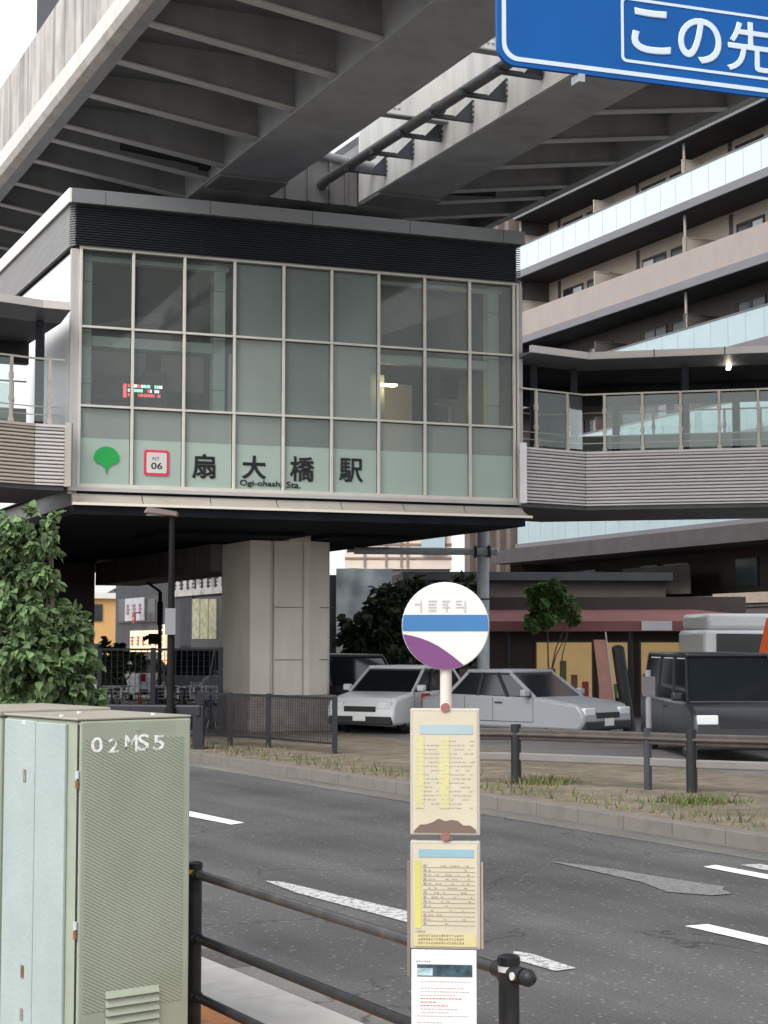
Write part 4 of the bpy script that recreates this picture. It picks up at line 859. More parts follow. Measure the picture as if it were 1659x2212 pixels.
def disc(y, fr=1, g=None, m=0, clip=None):
    pts = [(cos(2*pi*i/48)*Rd*fr, y, q.z+sin(2*pi*i/48)*Rd*fr) for i in range(48)]; return (g or G()).prism(pts, (0,.004,0), m)
O('disc', G().prism([(cos(2*pi*i/48)*Rd, -.0, q.z+sin(2*pi*i/48)*Rd) for i in range(48)], (0,.03,0)), wht, bt, bevel=.004)
def chord(z0, z1, m, nm, y=-.002, f=.985):
    r = Rd*f; L = []
    for i in range(13): z = z0+(z1-z0)*i/12; L.append((sqrt(max(0,r*r-z*z)), y, q.z+z))
    O(nm, G().prism(L+[(-a, b, c) for a, b, c in reversed(L)], (0,.0015,0)), m, bt)
zc = lambda y: bq(960, y).z-q.z
chord(zc(1363), zc(1328), bl2, 'blue_band')
L = []
for i in range(15): a = pi*1.06 + i/14*pi*.58; L.append((cos(a)*Rd*.985, -.002, q.z+sin(a)*Rd*.985))
for i in range(8): u = i/7; L.append((L[14][0]*(1-u)+L[0][0]*u, -.002, L[14][2]*(1-u)+L[0][2]*u+.022*sin(u*pi)))
O('purple_swoosh', G().prism(L[:-1], (0,.0015,0)), prp, bt)
rr = random.Random(2)
def scribble(nm, x0, x1, z0, z1, y, m, par, n):         # small printed characters too fine to read
    g = G(); x = x0; h = z1-z0
    while x < x1-.3*h:
        ww = h*.85
        for k in range(4):
            if rr.random() < .8: g.box(x, y, z0+h*k/4+.1*h, x+ww*rr.uniform(.5, 1), y+.0006, z0+h*k/4+.18*h)
        if rr.random() < .9: a = rr.uniform(.1,.8); g.box(x+ww*a, y-.0001, z0, x+ww*a+.1*h, y+.0006, z0+h*.9)
        x += h*1.12
    return O(nm, g, m, par)
a, b = bq(895, 1322), bq(1015, 1295); scribble('stop_name', a.x, b.x, a.z, b.z, -.003, M('print_smudge', (.40,.39,.38), .6), bt, 5)
O('post', G().tube((0,.03,.12),(0,.03,q.z-Rd+.02),.021,16), bpo, bt, smooth=True)
O('base', G().tube((0,.03,.13),(0,.03,.24),.2,24,r2=.16), conc_lt, bt, bevel=.01)
x0, x1 = bq(887, 1700).x, bq(1037, 1700).x
def panel(zt_, zb_, nm, off=0):
    p = O(nm, G().box(x0+off, -.022, zb_, x1+off, .022, zt_), creamf, bt, bevel=.005)
    O('sheet', G().box(x0+off+.010, -.0245, zb_+.012, x1+off-.010, -.0222, zt_-.012), cream, p); return p
zz = lambda y: bq(960, y).z
p1 = panel(zz(1530), zz(1803), 'timetable_case'); X0, X1 = x0+.014, x1-.014
O('header', G().box(X0+.02, -.0262, zz(1585), X1-.01, -.0247, zz(1565)), sk, p1)
cy2 = M('cell_yellow', (.44,.41,.20), .5)
O('yellow_column', G().box(X0+.005, -.0262, zz(1745), X0+.035, -.0247, zz(1592)), cy2, p1); O('yellow_column', G().box(X0+.09, -.0262, zz(1745), X0+.125, -.0247, zz(1592)), cy2, p1)
g = G(); y = 1600
while y < 1750: 
    z = zz(y); x = X0+.008
    while x < X1-.02:
        ww = rr.uniform(.006,.016); 
        if rr.random() < .75: g.box(x, -.0268, z, x+ww, -.0263, z+.0045)
        x += ww+.005
    y += 9
setp(O('fine_print', g, M('print_pale', (.40,.36,.27), .6), p1), kind='stuff')
L = [(X0, -.0262, zz(1796)), (X1, -.0262, zz(1796))] + [(X1-(X1-X0)*i/10, -.0262, zz(1790)+ (.034*sin(pi*i/10)+.006*sin(i*2.3))) for i in range(11)]
O('printed_hill', G().prism(L, (0,.0012,0)), brn, p1)
for yy in (1528, 1805): O('clip', G().tube((0,-.03,zz(yy)),(0,.0,zz(yy)),.016,12), M('clip_red', (.22,.09,.08), .5), bt)
p2 = panel(zz(1815), zz(2048), 'timetable_case')
O('side_bracket', G().box(x0-.012, -.014, zz(2108), x0-.001, .03, zz(1862)), M('bracket_brown', (.16,.12,.10), .6), bt); O('side_bracket', G().box(x1+.001, -.01, zz(2048), x1+.009, .02, zz(1862)), M('bracket_tan', (.34,.30,.24), .6), bt)
O('header', G().box(X0+.016, -.0262, zz(1850), X1-.008, -.0247, zz(1833)), M('header_blue', (.20,.33,.38), .5), p2)
O('yellow_column', G().box(X0+.003, -.0262, zz(2003), X0+.024, -.0247, zz(1858)), ylw, p2)
g = G(); y = 1872
while y < 2006:
    g.box(X0+.03, -.0263, zz(y), X1-.004, -.0247, zz(y)+.0011)
    if rr.random() < .8: g.box(X0+.033, -.0268, zz(y)+.004, X0+.042, -.0264, zz(y)+.011)
    x = X0+.05
    while x < X1-.02:
        ww = rr.uniform(.004,.01)
        if rr.random() < .3: g.box(x, -.0268, zz(y)+.005, x+ww, -.0264, zz(y)+.008)
        x += ww+.004
    y += 9.6
O('ruled_lines', g, M('print_brown', (.28,.22,.16), .6), p2)
O('note_band', G().box(X0+.0, -.0262, zz(2042), X1, -.0247, zz(2014)), M('note_yellow', (.44,.39,.20), .5), p2)
for k in range(3): scribble('note_print', X0+.015, X1-.04, zz(2037-k*8), zz(2032-k*8), -.027, inkg, p2, 9)
scribble('note_print', X0+.004, X0+.04, zz(2012), zz(2008), -.027, inkg, p2, 9)
nx0, nx1 = bq(890, 2100).x, bq(1030, 2100).x
nb = O('notice', G().box(nx0, -.03, zz(2330), nx1, -.023, zz(2049)), nw, bt, bevel=.002)
O('notice_photo', G().box(nx0+.02, -.0322, zz(2106), nx1-.015, -.0302, zz(2080)), tl, nb)
O('notice_photo', G().box(nx0+.02, -.0326, zz(2104), nx0+.075, -.0323, zz(2088)), M('photo_pale', (.28,.38,.40), .4, var=.5, vs=30), nb)
scribble('notice_heading', nx0+.018, nx0+.065, zz(2076), zz(2072), -.0312, M('print_navy', (.03,.04,.12), .5), nb, 5)
g = G(); g2 = G(); y = 2118
while y < 2320:
    x = nx0+.02+ (0 if rr.random() < .3 else .012); e = rr.uniform(nx0+.08, nx1-.02)
    while x < e:
        ww = rr.uniform(.004,.012); (g2 if 2148 < y < 2170 else g).box(x, -.0312, zz(y), x+ww, -.0302, zz(y)+.0032); x += ww+.003
    y += 7.5 if rr.random() < .8 else 14
setp(O('notice_print', g, M('print_soft', (.36,.35,.34), .6), nb), kind='stuff'); setp(O('notice_print', g2, inkr, nb), kind='stuff')

# ------------------------------------------------------------------ far verge: fences and guard rails
def mesh_fence(pts, zb_, zt_, label, name='mesh_fence', bars=.075, root=None):
    r = T(name, label, 'fence')
    for i, (a, b) in enumerate(zip(pts, pts[1:])):
        a, b = Vector((a.x, a.y, 0)), Vector((b.x, b.y, 0)); U = Vector((0,0,1))
        O('rail', G().beam(a+U*zt_, b+U*zt_, .06, .05), black, r); O('rail', G().beam(a+U*zb_, b+U*zb_, .045, .04), black, r)
        g = G(); n = int((b-a).length/bars)
        for k in range(1, n): p = a.lerp(b, k/n); g.box(p.x-.006, p.y-.006, zb_, p.x+.006, p.y+.006, zt_)
        for k in range(1, 14): z = zb_+(zt_-zb_)*k/14; g.beam(a+U*z, b+U*z, .005, .004)
        O('mesh_panel', g, black, r)
    for p in pts: O('post', G().box(p.x-.05, p.y-.05, .1, p.x+.05, p.y+.05, zt_+.04), black, r)
    return r
fp = [PG(430, 1606, .14), PG(497, 1610, .14), PG(580, 1615, .14), PG(723, 1628, .14)]
mesh_fence(fp, .32, 1.13, 'low black mesh fence standing on the verge in front of the pale pier')
gl = T('guard_beam', 'thick dark guard beam at the far kerb, showing just above the green cabinet', 'guard rail')
a, b = P(150, 1533, 33.6), P(436, 1536, 32.6)
O('beam', G().beam(a, b, .16, .24), black, gl, bevel=.04)
O('beam', G().beam(a-Vector((0,0,.42)), b-Vector((0,0,.42)), .1, .1), black, gl, bevel=.02)
for k in (0, .5, .97): p = a.lerp(b, k); O('post', G().box(p.x-.09, p.y-.07, .1, p.x+.12, p.y+.12, p.z+.1), black, gl, bevel=.02)
gr2 = T('guard_rail', 'dark guard rail with thick double beams and round posts on the verge at the right', 'guard rail')
pts = [PG(1000, 1690, .14), PG(1115, 1692, .14), PG(1400, 1706, .14), PG(1495, 1712, .14), PG(1790, 1724, .14)]
wrn = M('guard_brown', (.055,.045,.04), .6, dirt=.4, ds=4, dcol=(.14,.09,.06))
for i, p in enumerate(pts): O('post', G().tube((p.x,p.y,.1),(p.x,p.y,.98),.075 if i != 2 else .055,12), black if i != 2 else dgrey, gr2, smooth=True)
for a, b in zip(pts, pts[1:]):
    O('beam', G().beam(Vector((a.x,a.y,.84)), Vector((b.x,b.y,.84)), .06, .17).beam(Vector((a.x,a.y-.02,.84)), Vector((b.x,b.y-.02,.84)), .1, .05), wrn, gr2, bevel=.02)
    O('beam', G().beam(Vector((a.x,a.y,.52)), Vector((b.x,b.y,.52)), .05, .12), M('guard_grey', (.16,.15,.14), .6) if i else wrn, gr2, bevel=.02)
# black tall mesh fence behind the verge (left, in front of the bicycles)
tfp = [P(x, 1520, Z) for x, Z in ((214, 37.6), (330, 37.6), (476, 37.8))]
mesh_fence(tfp, .25, 2.0, 'tall black mesh fence behind the bicycles left of the pale pier', 'tall_mesh_fence', .12)

# ------------------------------------------------------------------ vehicles
carglass = M('car_glass', (.012,.015,.018), .08, spec=.8, var=0); tyre = M('tyre', (.015,.015,.015), .8); rim = M('wheel_rim', (.35,.35,.36), .35, metal=.7); headl = M('headlight', (.7,.72,.72), .15); taill = M('tail_light', (.35,.01,.012), .25); trim = M('black_trim', (.02,.02,.021), .6); plate = M('number_plate', (.7,.7,.66), .5)
def vehicle(name, label, cat, loc, rz, kind='van', col=None, group=None):
    L, Wd, H, hood, belt = {'van': (4.6,1.72,1.85,.62,1.0), 'kei': (3.4,1.48,1.75,.45,.98), 'sedan': (4.5,1.72,1.45,1.25,.88), 'hatch': (4.0,1.69,1.5,.95,.92), 'suv': (4.6,1.8,1.75,1.05,1.02)}[kind]
    r = T(name, label, cat, loc, rz, group); w = Wd/2; gc = .2
    back = .12 if kind in ('van','kei','suv') else (.75 if kind == 'sedan' else .25)
    prof = [(-L/2,gc+.12),(-L/2+.12,gc),(L/2-.12,gc),(L/2,gc+.15),(L/2-.02,belt-.30),(L/2-.18,belt-.12),(L/2-hood,belt),(-L/2+back,belt+.04),(-L/2+.03,belt-.05)]
    O('body', G().prism([(x,-w,z) for x, z in prof], (0,2*w,0)), col, r, bevel=.07, smooth=True)
    wi = w-.14; f0, b0 = L/2-hood-.02, -L/2+back; f1, b1 = f0-(.75 if kind in ('sedan','hatch','suv') else .5), b0+(.55 if kind in('sedan','hatch') else .18)
    z0, z1 = belt-.02, H-.07
    O('windows', G().hexa([(b0,-w+.04,z0),(f0,-w+.04,z0),(f0,w-.04,z0),(b0,w-.04,z0),(b1,-wi,z1),(f1,-wi,z1),(f1,wi,z1),(b1,wi,z1)]), carglass, r, bevel=.04)
    O('roof', G().box(b1-.03,-wi-.02,z1-.012,f1+.03,wi+.02,H), col, r, bevel=.03, smooth=True)
    for s_ in (-1, 1):
        for t in (0, .36, .70, 1):
            xb, xt = b0+(f0-b0)*t, b1+(f1-b1)*t
            O('pillar', G().beam((xb, s_*(w-.035), z0), (xt, s_*(wi+.005), z1), .07, .03, up=(0,s_,0)), col if t in (0,1) else trim, r)
        for x in (-L/2+.75, L/2-.78):
            wh = O('wheel', G().torus((x, s_*(w-.1), .31), (0,1,0), .215, .095, 22, 8), tyre, r, smooth=True)
            O('rim', G().tube((x, s_*(w-.16), .31), (x, s_*(w-.03), .31), .19, 16), rim, wh)
        O('headlight', G().box(L/2-.14, s_*(w-.42), belt-.36, L/2-.005, s_*(w-.06), belt-.2), headl, r, bevel=.02)
        O('tail_light', G().box(-L/2-.01, s_*(w-.26), belt-.25, -L/2+.09, s_*(w-.03), belt+.02), taill, r, bevel=.02)
        O('door_mirror', G().box(f0-.25, s_*(w+.02), belt+.02, f0-.1, s_*(w+.2), belt+.16), col, r, bevel=.03)
        O('door_handle', G().box(-.1, s_*(w+.001), belt-.14, .1, s_*(w+.02), belt-.11), trim, r)
    g = G()
    for s_ in (-1, 1):
        for x in (f0-.05, (f0+b0)/2+.1, b0+.55): g.box(x-.006, s_*(w+.0015), gc+.16, x+.006, s_*(w-.02), belt-.02)
        g.box(b0+.55, s_*(w+.0015), gc+.15, f0-.05, s_*(w-.02), gc+.165)
    O('door_seams', g, trim, r); O('windscreen_frame', G().beam((f0,-w+.05,z0),(f0,w-.05,z0),.05,.03), trim, r)
    O('bumper', G().box(L/2-.1,-w+.05,gc+.02,L/2+.02,w-.05,gc+.2), trim, r, bevel=.03); O('bumper', G().box(-L/2-.02,-w+.05,gc+.02,-L/2+.1,w-.05,gc+.2), trim, r, bevel=.03)
    O('number_plate', G().box(L/2+.021,-.16,gc+.1,L/2+.03,.16,gc+.26), plate, r); O('grille', G().box(L/2-.03,-.4,belt-.42,L/2+.003,.4,belt-.30), trim, r)
    return r
def cpaint(n, c, r=.3): return M(n, c, r, var=.02, spec=.6)
cwh, csl, cbk, cgd = cpaint('car_white', (.68,.69,.68)), cpaint('car_silver', (.30,.31,.33), .35), cpaint('car_black', (.012,.013,.016)), cpaint('car_dark_blue', (.03,.04,.06))
def onx(x, Z): a, _ = ray(x, 1388); return (a*Z, Z, .12)
vehicle('parked_car', 'white hatchback left of the round bus stop disc, partly hidden by it', 'car', onx(868, 40), -pi/2-.5, 'hatch', cwh, 'cars on the side road behind the verge')
vehicle('parked_car', 'black car behind the white hatchback and right next to the pale pier', 'car', onx(748, 42), VA-pi/2, 'suv', cbk, 'cars on the side road behind the verge')
vehicle('parked_car', 'silver grey sedan just right of the bus stop disc', 'car', onx(1130, 37.5), -.75, 'sedan', csl, 'cars on the side road behind the verge')
vehicle('parked_car', 'black minivan behind the guard rail at the right edge', 'car', onx(1535, 31.5), RA+pi/2-.45+pi, 'van', cbk, 'cars on the side road behind the verge')
vehicle('parked_car', 'white car cut by the right edge of the picture beside the black minivan', 'car', onx(1735, 34), RA+pi/2-.3+pi, 'hatch', cwh, 'cars on the side road behind the verge')
# white bus-like van with orange cloth at the far right
q = onx(1815, 44)
vn = T('white_minibus', 'white minibus with dark windows and an orange flag, at the right edge', 'minibus', q, VA-.25)
O('body', G().box(-4,-1.0,.35,3.2,1.0,2.35), cwh, vn, bevel=.12, smooth=True); O('roof', G().box(-3.9,-.95,2.352,3.1,.95,2.75), cwh, vn, bevel=.1, smooth=True)
O('window_band', G().box(-3.7,-1.02,1.35,2.9,1.02,2.25), carglass, vn, bevel=.03)
for x in (-2.8, 2.0):
    for s_ in (-1,1): wh = O('wheel', G().torus((x,s_*.88,.42),(0,1,0),.3,.12,20,8), tyre, vn, smooth=True); O('rim', G().tube((x,s_*.8,.42),(x,s_*.97,.42),.24,14), rim, wh)
for y in (-.7,.7): O('headlight', G().box(3.19,y-.15,.8,3.24,y+.15,1.0), headl, vn)
orange = M('orange_cloth', (.62,.10,.02), .8)
q = P(1652, 1385, 40)
fl = T('orange_flag', 'orange cloth flag standing beside the white minibus at the right edge', 'flag', (q.x, q.y, .12))
g = G(); nn = 8
for i in range(nn): 
    x0_, x1_ = i*.07, (i+1)*.07; g.add([(x0_,.05*sin(i),1.75-.05*i),(x1_,.05*sin(i+1),1.72-.05*i),(x1_,.05*sin(i+1),2.55),(x0_,.05*sin(i),2.55)], [(0,1,2,3)])
O('cloth', G().prism([(-.15,0,1.75),(.35,.03,1.7),(.45,.05,2.55),(.05,0,2.6)], (0,.03,0)), orange, fl, bevel=.01); O('flag_pole', G().tube((.45,.06,0),(.45,.06,2.75),.018,8), wht, fl)
# cars in the street beyond, left side
q = onx(268, 62); vehicle('parked_car', 'white car with a red light on its tail, under the orange lanterns far left', 'car', q, VA+pi/2+.4, 'hatch', cwh, 'cars in the street beyond the station')
q = onx(452, 56); vehicle('parked_car', 'grey van between the lamp post and the pale pier', 'van', q, -pi/2-.35, 'van', cpaint('van_grey', (.16,.17,.18)), 'cars in the street beyond the station')

# ------------------------------------------------------------------ bicycles
def bicycle(label, loc, rz, col, basket=True):
    r = T('bicycle', label, 'bicycle', loc, rz, 'bicycles parked behind the fence')
    for x in (-.52, .52):
        wh = O('wheel', G().torus((x,0,.33),(0,1,0),.31,.018,26,6), tyre, r, smooth=True)
        g = G()
        for k in range(10): a = k*pi/5; g.tube((x,0,.33),(x+cos(a)*.3,0,.33+sin(a)*.3),.0025,4,cap=False)
        O('spokes', g, rim, wh)
    g = G().tube((-.52,0,.33),(-.08,0,.30),.014).tube((-.08,0,.30),(-.2,0,.82),.017).tube((-.52,0,.33),(-.19,0,.74),.011).tube((-.08,0,.30),(.38,0,.78),.02).tube((.52,0,.33),(.36,0,.95),.016)
    O('frame', g, col, r, smooth=True)
    O('saddle', G().hexa([(-.34,-.09,.84),(-.06,-.02,.84),(-.06,.02,.84),(-.34,.09,.84),(-.33,-.08,.89),(-.07,-.02,.88),(-.07,.02,.88),(-.33,.08,.89)]), black, r, bevel=.015)
    O('handlebar', G().path([(.18,-.28,1.0),(.36,-.22,1.02),(.37,.22,1.02),(.18,.28,1.0)], .012), rim, r)
    if basket:
        g = G()
        for k in range(7): 
            for s_ in (-.17,.17): g.tube((.42+k*.045,s_,.72),(.42+k*.05,s_*1.1,.98),.004,4)
        for z in (.72,.8,.89,.98): g.path([(.42,-.17,z),(.72,-.17,z),(.72,.17,z),(.42,.17,z),(.42,-.17,z)], .004, 4)
        O('basket', g, rim, r)
    O('mudguard', G().box(-.56,-.022,.665,-.3,.022,.675), col, r); O('stand', G().tube((-.5,.06,.3),(-.56,.12,.02),.008,6).tube((-.5,-.06,.3),(-.56,-.12,.02),.008,6), rim, r)
    return r
bcol = [M('bike_black', (.012,.012,.014), .3), M('bike_silver', (.4,.4,.42), .3, metal=.6), M('bike_red', (.25,.02,.02), .35), M('bike_navy', (.02,.03,.07), .35)]
bk = [(236, 0, 'black bicycle nearest the leafy shrub in the row behind the fence'), (268, 1, 'silver bicycle second from the leafy shrub behind the fence'), (302, 2, 'dark red bicycle below the orange lanterns behind the fence'), (332, 3, 'navy bicycle just left of the lamp post behind the fence'), (392, 0, 'black bicycle just right of the lamp post behind the fence'), (424, 1, 'silver bicycle in the middle between lamp post and pale pier'), (456, 3, 'navy bicycle nearest the pale pier behind the fence')]
for i, (x, c_, lab) in enumerate(bk): q = onx(x, 39.6 + .3*(i % 2)); bicycle(lab, (q[0], q[1], .12), VA+pi/2+random.uniform(-.25,.25)-.35, bcol[c_])

# ------------------------------------------------------------------ buildings and signs beyond, left
gbm = M('far_wall_grey', (.075,.075,.08), .7, var=.1, vs=.6, streak=.2); gbd = M('far_wall_dark', (.035,.035,.04), .6, var=.3)
SB = 19.6
def bw(x, y): return FV.onx(x, y, SB)
gb = T('shop_building', 'grey two storey shop building with lit signs, seen under the station left of the pier', 'building', (0,0,0), VA)
y0_, y1_ = bw(520, 1300).y, bw(250, 1300).y
O('wall', G().box(SB, y0_, .1, SB+2.6, y1_, 9.5), gbm, gb); O('roof', G().box(SB-.3, y0_-.2, 9.5, SB+2.8, y1_+.2, 9.8), dgrey, gb)
def wrect(nm, x0, x1, yt, yb, m, par, d=.06, z=None, pr_=0):
    a, b = bw(x0, yt), bw(x1, yb); xm = bw((x0+x1)/2, yt).z, bw((x0+x1)/2, yb).z
    return O(nm, G().box(SB-d-pr_, min(a.y,b.y), xm[1], SB-.002-pr_, max(a.y,b.y), xm[0]), m, par)
wrect('shopfront', 258, 350, 1425, 1530, gbd, gb); wrect('shopfront', 390, 480, 1395, 1530, gbd, gb, .05)
wf = wrect('window', 256, 346, 1290, 1345, wfr, gb, .08)
for x in (262, 283, 304, 325): wrect('pane', x, x+15, 1294, 1342, M('far_window_glass', (.05,.06,.07), .2), wf, .10)
wg = M('yellow_lit_window', (.38,.36,.22), .5, var=.5, vs=4, emis=.06, ec=(.8,.75,.45))
wf = wrect('window', 418, 486, 1290, 1398, wfr, gb, .08)
for x in (422, 440, 458): wrect('pane', x, x+15, 1294, 1380, wg, wf, .12)
wrect('opening', 392, 417, 1285, 1400, gbd, gb, .05)
signy = M('sign_board_yellow', (.75,.62,.42), .5, emis=.35, ec=(1,.75,.45)); signw = M('sign_board_white', (.62,.60,.62), .5); signo = M('sign_orange', (.9,.25,.05), .5, emis=1.2, ec=(1,.3,.06)); mural = M('mural_white', (.62,.58,.54), .6, dirt=.9, ds=1.6, dcol=(.06,.05,.05))
def wsign(nm, lab, cat, x0, x1, yt, yb, m, mk=None, d=.16, n=5, mkm=None, vert=False):
    r = T(nm, lab, cat, (0,0,0), VA); o = wrect('board', x0, x1, yt, yb, m, r, d); a, b = bw(x0, yt), bw(x1, yb); ya, yb2 = max(a.y,b.y), min(a.y,b.y)
    zm1, zm0 = bw((x0+x1)/2, yt).z, bw((x0+x1)/2, yb).z
    if mk:
        g = G(); R = random.Random(int(x0))
        for k in range(n):
            if vert: c0, c1 = zm1-(zm1-zm0)*(k+.15)/n, zm1-(zm1-zm0)*(k+.8)/n; u0, u1 = yb2+(ya-yb2)*.2, yb2+(ya-yb2)*.8
            else: c0, c1 = zm1-(zm1-zm0)*.25, zm1-(zm1-zm0)*.72; u0, u1 = ya-(ya-yb2)*(k+.85)/n, ya-(ya-yb2)*(k+.15)/n
            for s_ in range(3):
                zc_ = c1+(c0-c1)*(s_+.5)/3; g.box(SB-d-.03, u0+(u1-u0)*R.uniform(0,.3), zc_-abs(c0-c1)*.07, SB-d-.002, u1-(u1-u0)*R.uniform(0,.3), zc_+abs(c0-c1)*.07)
            uu = u0+(u1-u0)*R.uniform(.3,.7); g.box(SB-d-.031, uu-.06, min(c0,c1), SB-d-.003, uu+.06, max(c0,c1))
        O('lettering', g, mkm or inkg, r)
    return r
wsign('shop_sign', 'cream shop sign with red marks above the orange lanterns', 'sign', 289, 352, 1362, 1408, signy, 1, n=5, mkm=M('mark_orange', (.55,.14,.06), .5))
wsign('shop_sign', 'white window sign on the upper floor of the grey shop building', 'sign', 278, 318, 1292, 1341, signw, 1, n=3, mkm=M('mark_pinkish', (.40,.22,.24), .5))
wsign('shop_sign', 'tall narrow yellow lit sign just left of the black lamp post', 'sign', 352, 364, 1349, 1425, signy, 1, n=6, vert=True)
wsign('shop_banner', 'tall narrow orange lit banner just left of the black lamp post', 'banner', 352, 364, 1427, 1474, signo, 1, n=4, vert=True, mkm=signw)
wsign('wall_sign', 'big pale painted sign board high on the shop, right of the lamp post', 'sign', 380, 500, 1236, 1285, mural, 1, n=8, mkm=gbd)
wsign('shop_sign', 'white fascia sign over the dark shopfront beside the pale pier', 'sign', 402, 486, 1402, 1416, signw, None)
q = bw(313, 1336); rs = T('round_sign', 'round red sign hanging in front of the white window sign', 'sign', (0,0,0), VA)
O('disc', G().tube((SB-.5, q.y, q.z),(SB-.44, q.y, q.z), .22, 20), M('sign_red', (.5,.05,.06), .5), rs); O('bar', G().box(SB-.51, q.y-.13, q.z-.04, SB-.501, q.y+.13, q.z+.04), signw, rs); O('bracket', G().tube((SB-.47,q.y,q.z+.2),(SB,q.y,q.z+.3),.02,6), dk, rs)
for i, (x, lab) in enumerate(((306, 'big orange lantern outside the shop under the cream sign'), (337, 'smaller orange lantern nearer the lamp post under the cream sign'))):
    a = bw(x, 1452); r = T('lantern', lab, 'lantern', (0,0,0), VA, 'lanterns outside the shop'); s_ = (1, .72)[i]
    O('lantern_body', G().blob((SB-.6, a.y, a.z), .3*s_, .3*s_, .55*s_, 0, 12, 9), signo, r, smooth=True); O('lantern_ring', G().tube((SB-.6,a.y,a.z+.5*s_),(SB-.6,a.y,a.z+.6*s_),.13,10).tube((SB-.6,a.y,a.z-.6*s_),(SB-.6,a.y,a.z-.5*s_),.13,10), gbd, r)
# yellow-orange house farther left, and far pale tower
q = P(228, 1400, 92); oh = T('ochre_house', 'ochre yellow house far down the street under the station, left of the shops', 'building', (q.x, q.y, 0), VA)
oc = M('wall_ochre', (.62,.36,.14), .8, var=.06)
O('wall', G().box(-1.6,0,.1,6,8,zat(1293, 92)), oc, oh); O('roof', G().box(-1.8,-.2,zat(1293, 92),6.2,8.2,zat(1293,92)+.3), rooflt, oh)
for z in (1.2, 3.3): f = O('window', G().box(-1.3,-.06,z,-.2,-.001,z+.9), wfr, oh); O('pane', G().box(-1.22,-.08,z+.06,-.28,-.061,z+.84), winm, f)
q = P(745, 1200, 96); ft = T('tiled_apartment_block', 'pale beige tiled block far behind, seen under the station right of the pier', 'building', (q.x, q.y, 0), .02)
bt2 = M('tile_pale_beige', (.62,.52,.43), .7, var=.05); g = G().box(0,0,zat(1229, 96),6.0,9,22)
O('wall', g, bt2, ft); zb3 = zat(1229,96)
O('lower_wall', G().box(.1,.1,.1,5.9,8.9,zb3-.01), M('tarp_dark', (.09,.09,.095), .8), ft)
for k in range(18): O('band_line', G().box(-.02,-.05,zb3+.55+k*.78,6.02,-.001,zb3+.66+k*.78), M('band_brown', (.22,.17,.14), .7) if k == 0 else bpy.data.materials['band_brown'], ft)
for x in (1.05, 2.25, 3.1, 3.45): O('mullion', G().box(x,-.08,zb3+.1,x+.12,-.051,22), bpy.data.materials['band_brown'], ft)
O('balcony_panel', G().box(4.3,-.3,zb3+.9,5.6,-.09,22), pblue, ft)
# grey sheeting wall right of the pier
q = P(726, 1400, 58); ts_ = T('sheeted_wall', 'wrinkled grey sheeting hung over a wall just right of the pale pier', 'sheeting', (q.x, q.y, .1), .05)
g = G(); nx, nz = 26, 22; wv_, hv = 1.9, 4.55
for j in range(nz+1):
    for i in range(nx+1): u, v = i/nx, j/nz; g.v.append((u*wv_, .14*sin(u*7+3*v)+.12*sin(v*9+u*6)+.06*sin(u*19-v*8)+.04*sin(v*31+u*5), v*hv))
for j in range(nz):
    for i in range(nx): k = j*(nx+1)+i; g.f.append((k,k+1,k+nx+2,k+nx+1)); g.m.append(0)
O('sheet', g, M('sheeting_grey', (.38,.41,.42), .7, var=.12, vs=1, dirt=.2), ts_, smooth=True)
O('support_frame', G().box(-1.4,.4,0,wv_,.6,hv-.2), gbd, ts_)

# ------------------------------------------------------------------ shop with awning and posts on the right (ground level)
q = P(1040, 1400, 47); sh = T('awning_shop', 'low shop with long dull red awning and warm lit front right of the bus stop', 'shop', (q.x, q.y, .1), -.10)
W2 = 7.0
O('wall', G().box(0,.6,0,W2+.2,4,3.3), M('shop_wall_dark', (.07,.055,.05), .8), sh)
awn = M('awning_red', (.26,.11,.10), .8, var=.08)
g = G(); g.prism([(0,-.9,2.35),(0,.6,2.85),(0,.6,2.95),(0,-.9,2.62)], (W2-1.2,0,0)).prism([(W2-1.2,-.9,2.35),(W2-.2,.1,2.40),(W2-.2,.6,2.85),(W2-1.2,.6,2.95),(W2-1.2,-.9,2.62)], (.01,0,0))
O('awning', g, awn, sh, bevel=.03)
lit = M('lit_interior', (.42,.30,.15), emis=.10, ec=(1,.66,.28)); rr = random.Random(8)
for (x, w3) in ((1.5,1.5),(3.2,.9),(4.35,1.3)):
    f = O('shop_window', G().box(x-.05,.5,.5,x+w3+.05,.598,2.1), wfr, sh); O('pane', G().box(x,.47,.55,x+w3,.499,2.05), lit, f)
    for k in range(5): O('display', G().box(x+w3*k/5+.03,.40,.55,x+w3*(k+.7)/5,.468,.55+rr.uniform(.3,1.0)), M('goods', (rr.uniform(.1,.5),rr.uniform(.08,.3),.1), .7), sh)
for x in (.75, 4.0): O('awning_post', G().tube((x,-.7,0),(x,-.7,2.4),.07,10), dgrey, sh)
O('awning_sign', G().box(4.3,-.96,2.37,5.1,-.905,2.62), signw, sh)
q = P(1300, 1450, 43); r = T('leaning_board', 'slim pink and cream advertising flag leaning outside the awning shop', 'banner', (q.x, q.y, .12))
O('board', G().prism([(0,0,.3),(.35,0,.3),(.1,0,2.1),(-.2,0,2.1)], (0,.03,0)), M('flag_pink', (.5,.25,.2), .7), r); O('stick', G().tube((.38,0,0),(.1,0,2.3),.02,6), wht, r)
q = P(1345, 1450, 38); r = T('bollard', 'dark leaning roadside post between the lit shop windows', 'post', (q.x, q.y, .12))
O('post', G().tube((.15,0,0),(-.1,0,1.9),.14,12), blk, r, smooth=True); O('post_cap', G().blob((-.1,0,1.9),.14,.14,.08), blk, r)
q = P(1400, 1450, 27); r = T('roadside_post', 'thin grey post standing behind the guard rail in front of the black minivan', 'post', (q.x, q.y, .12))
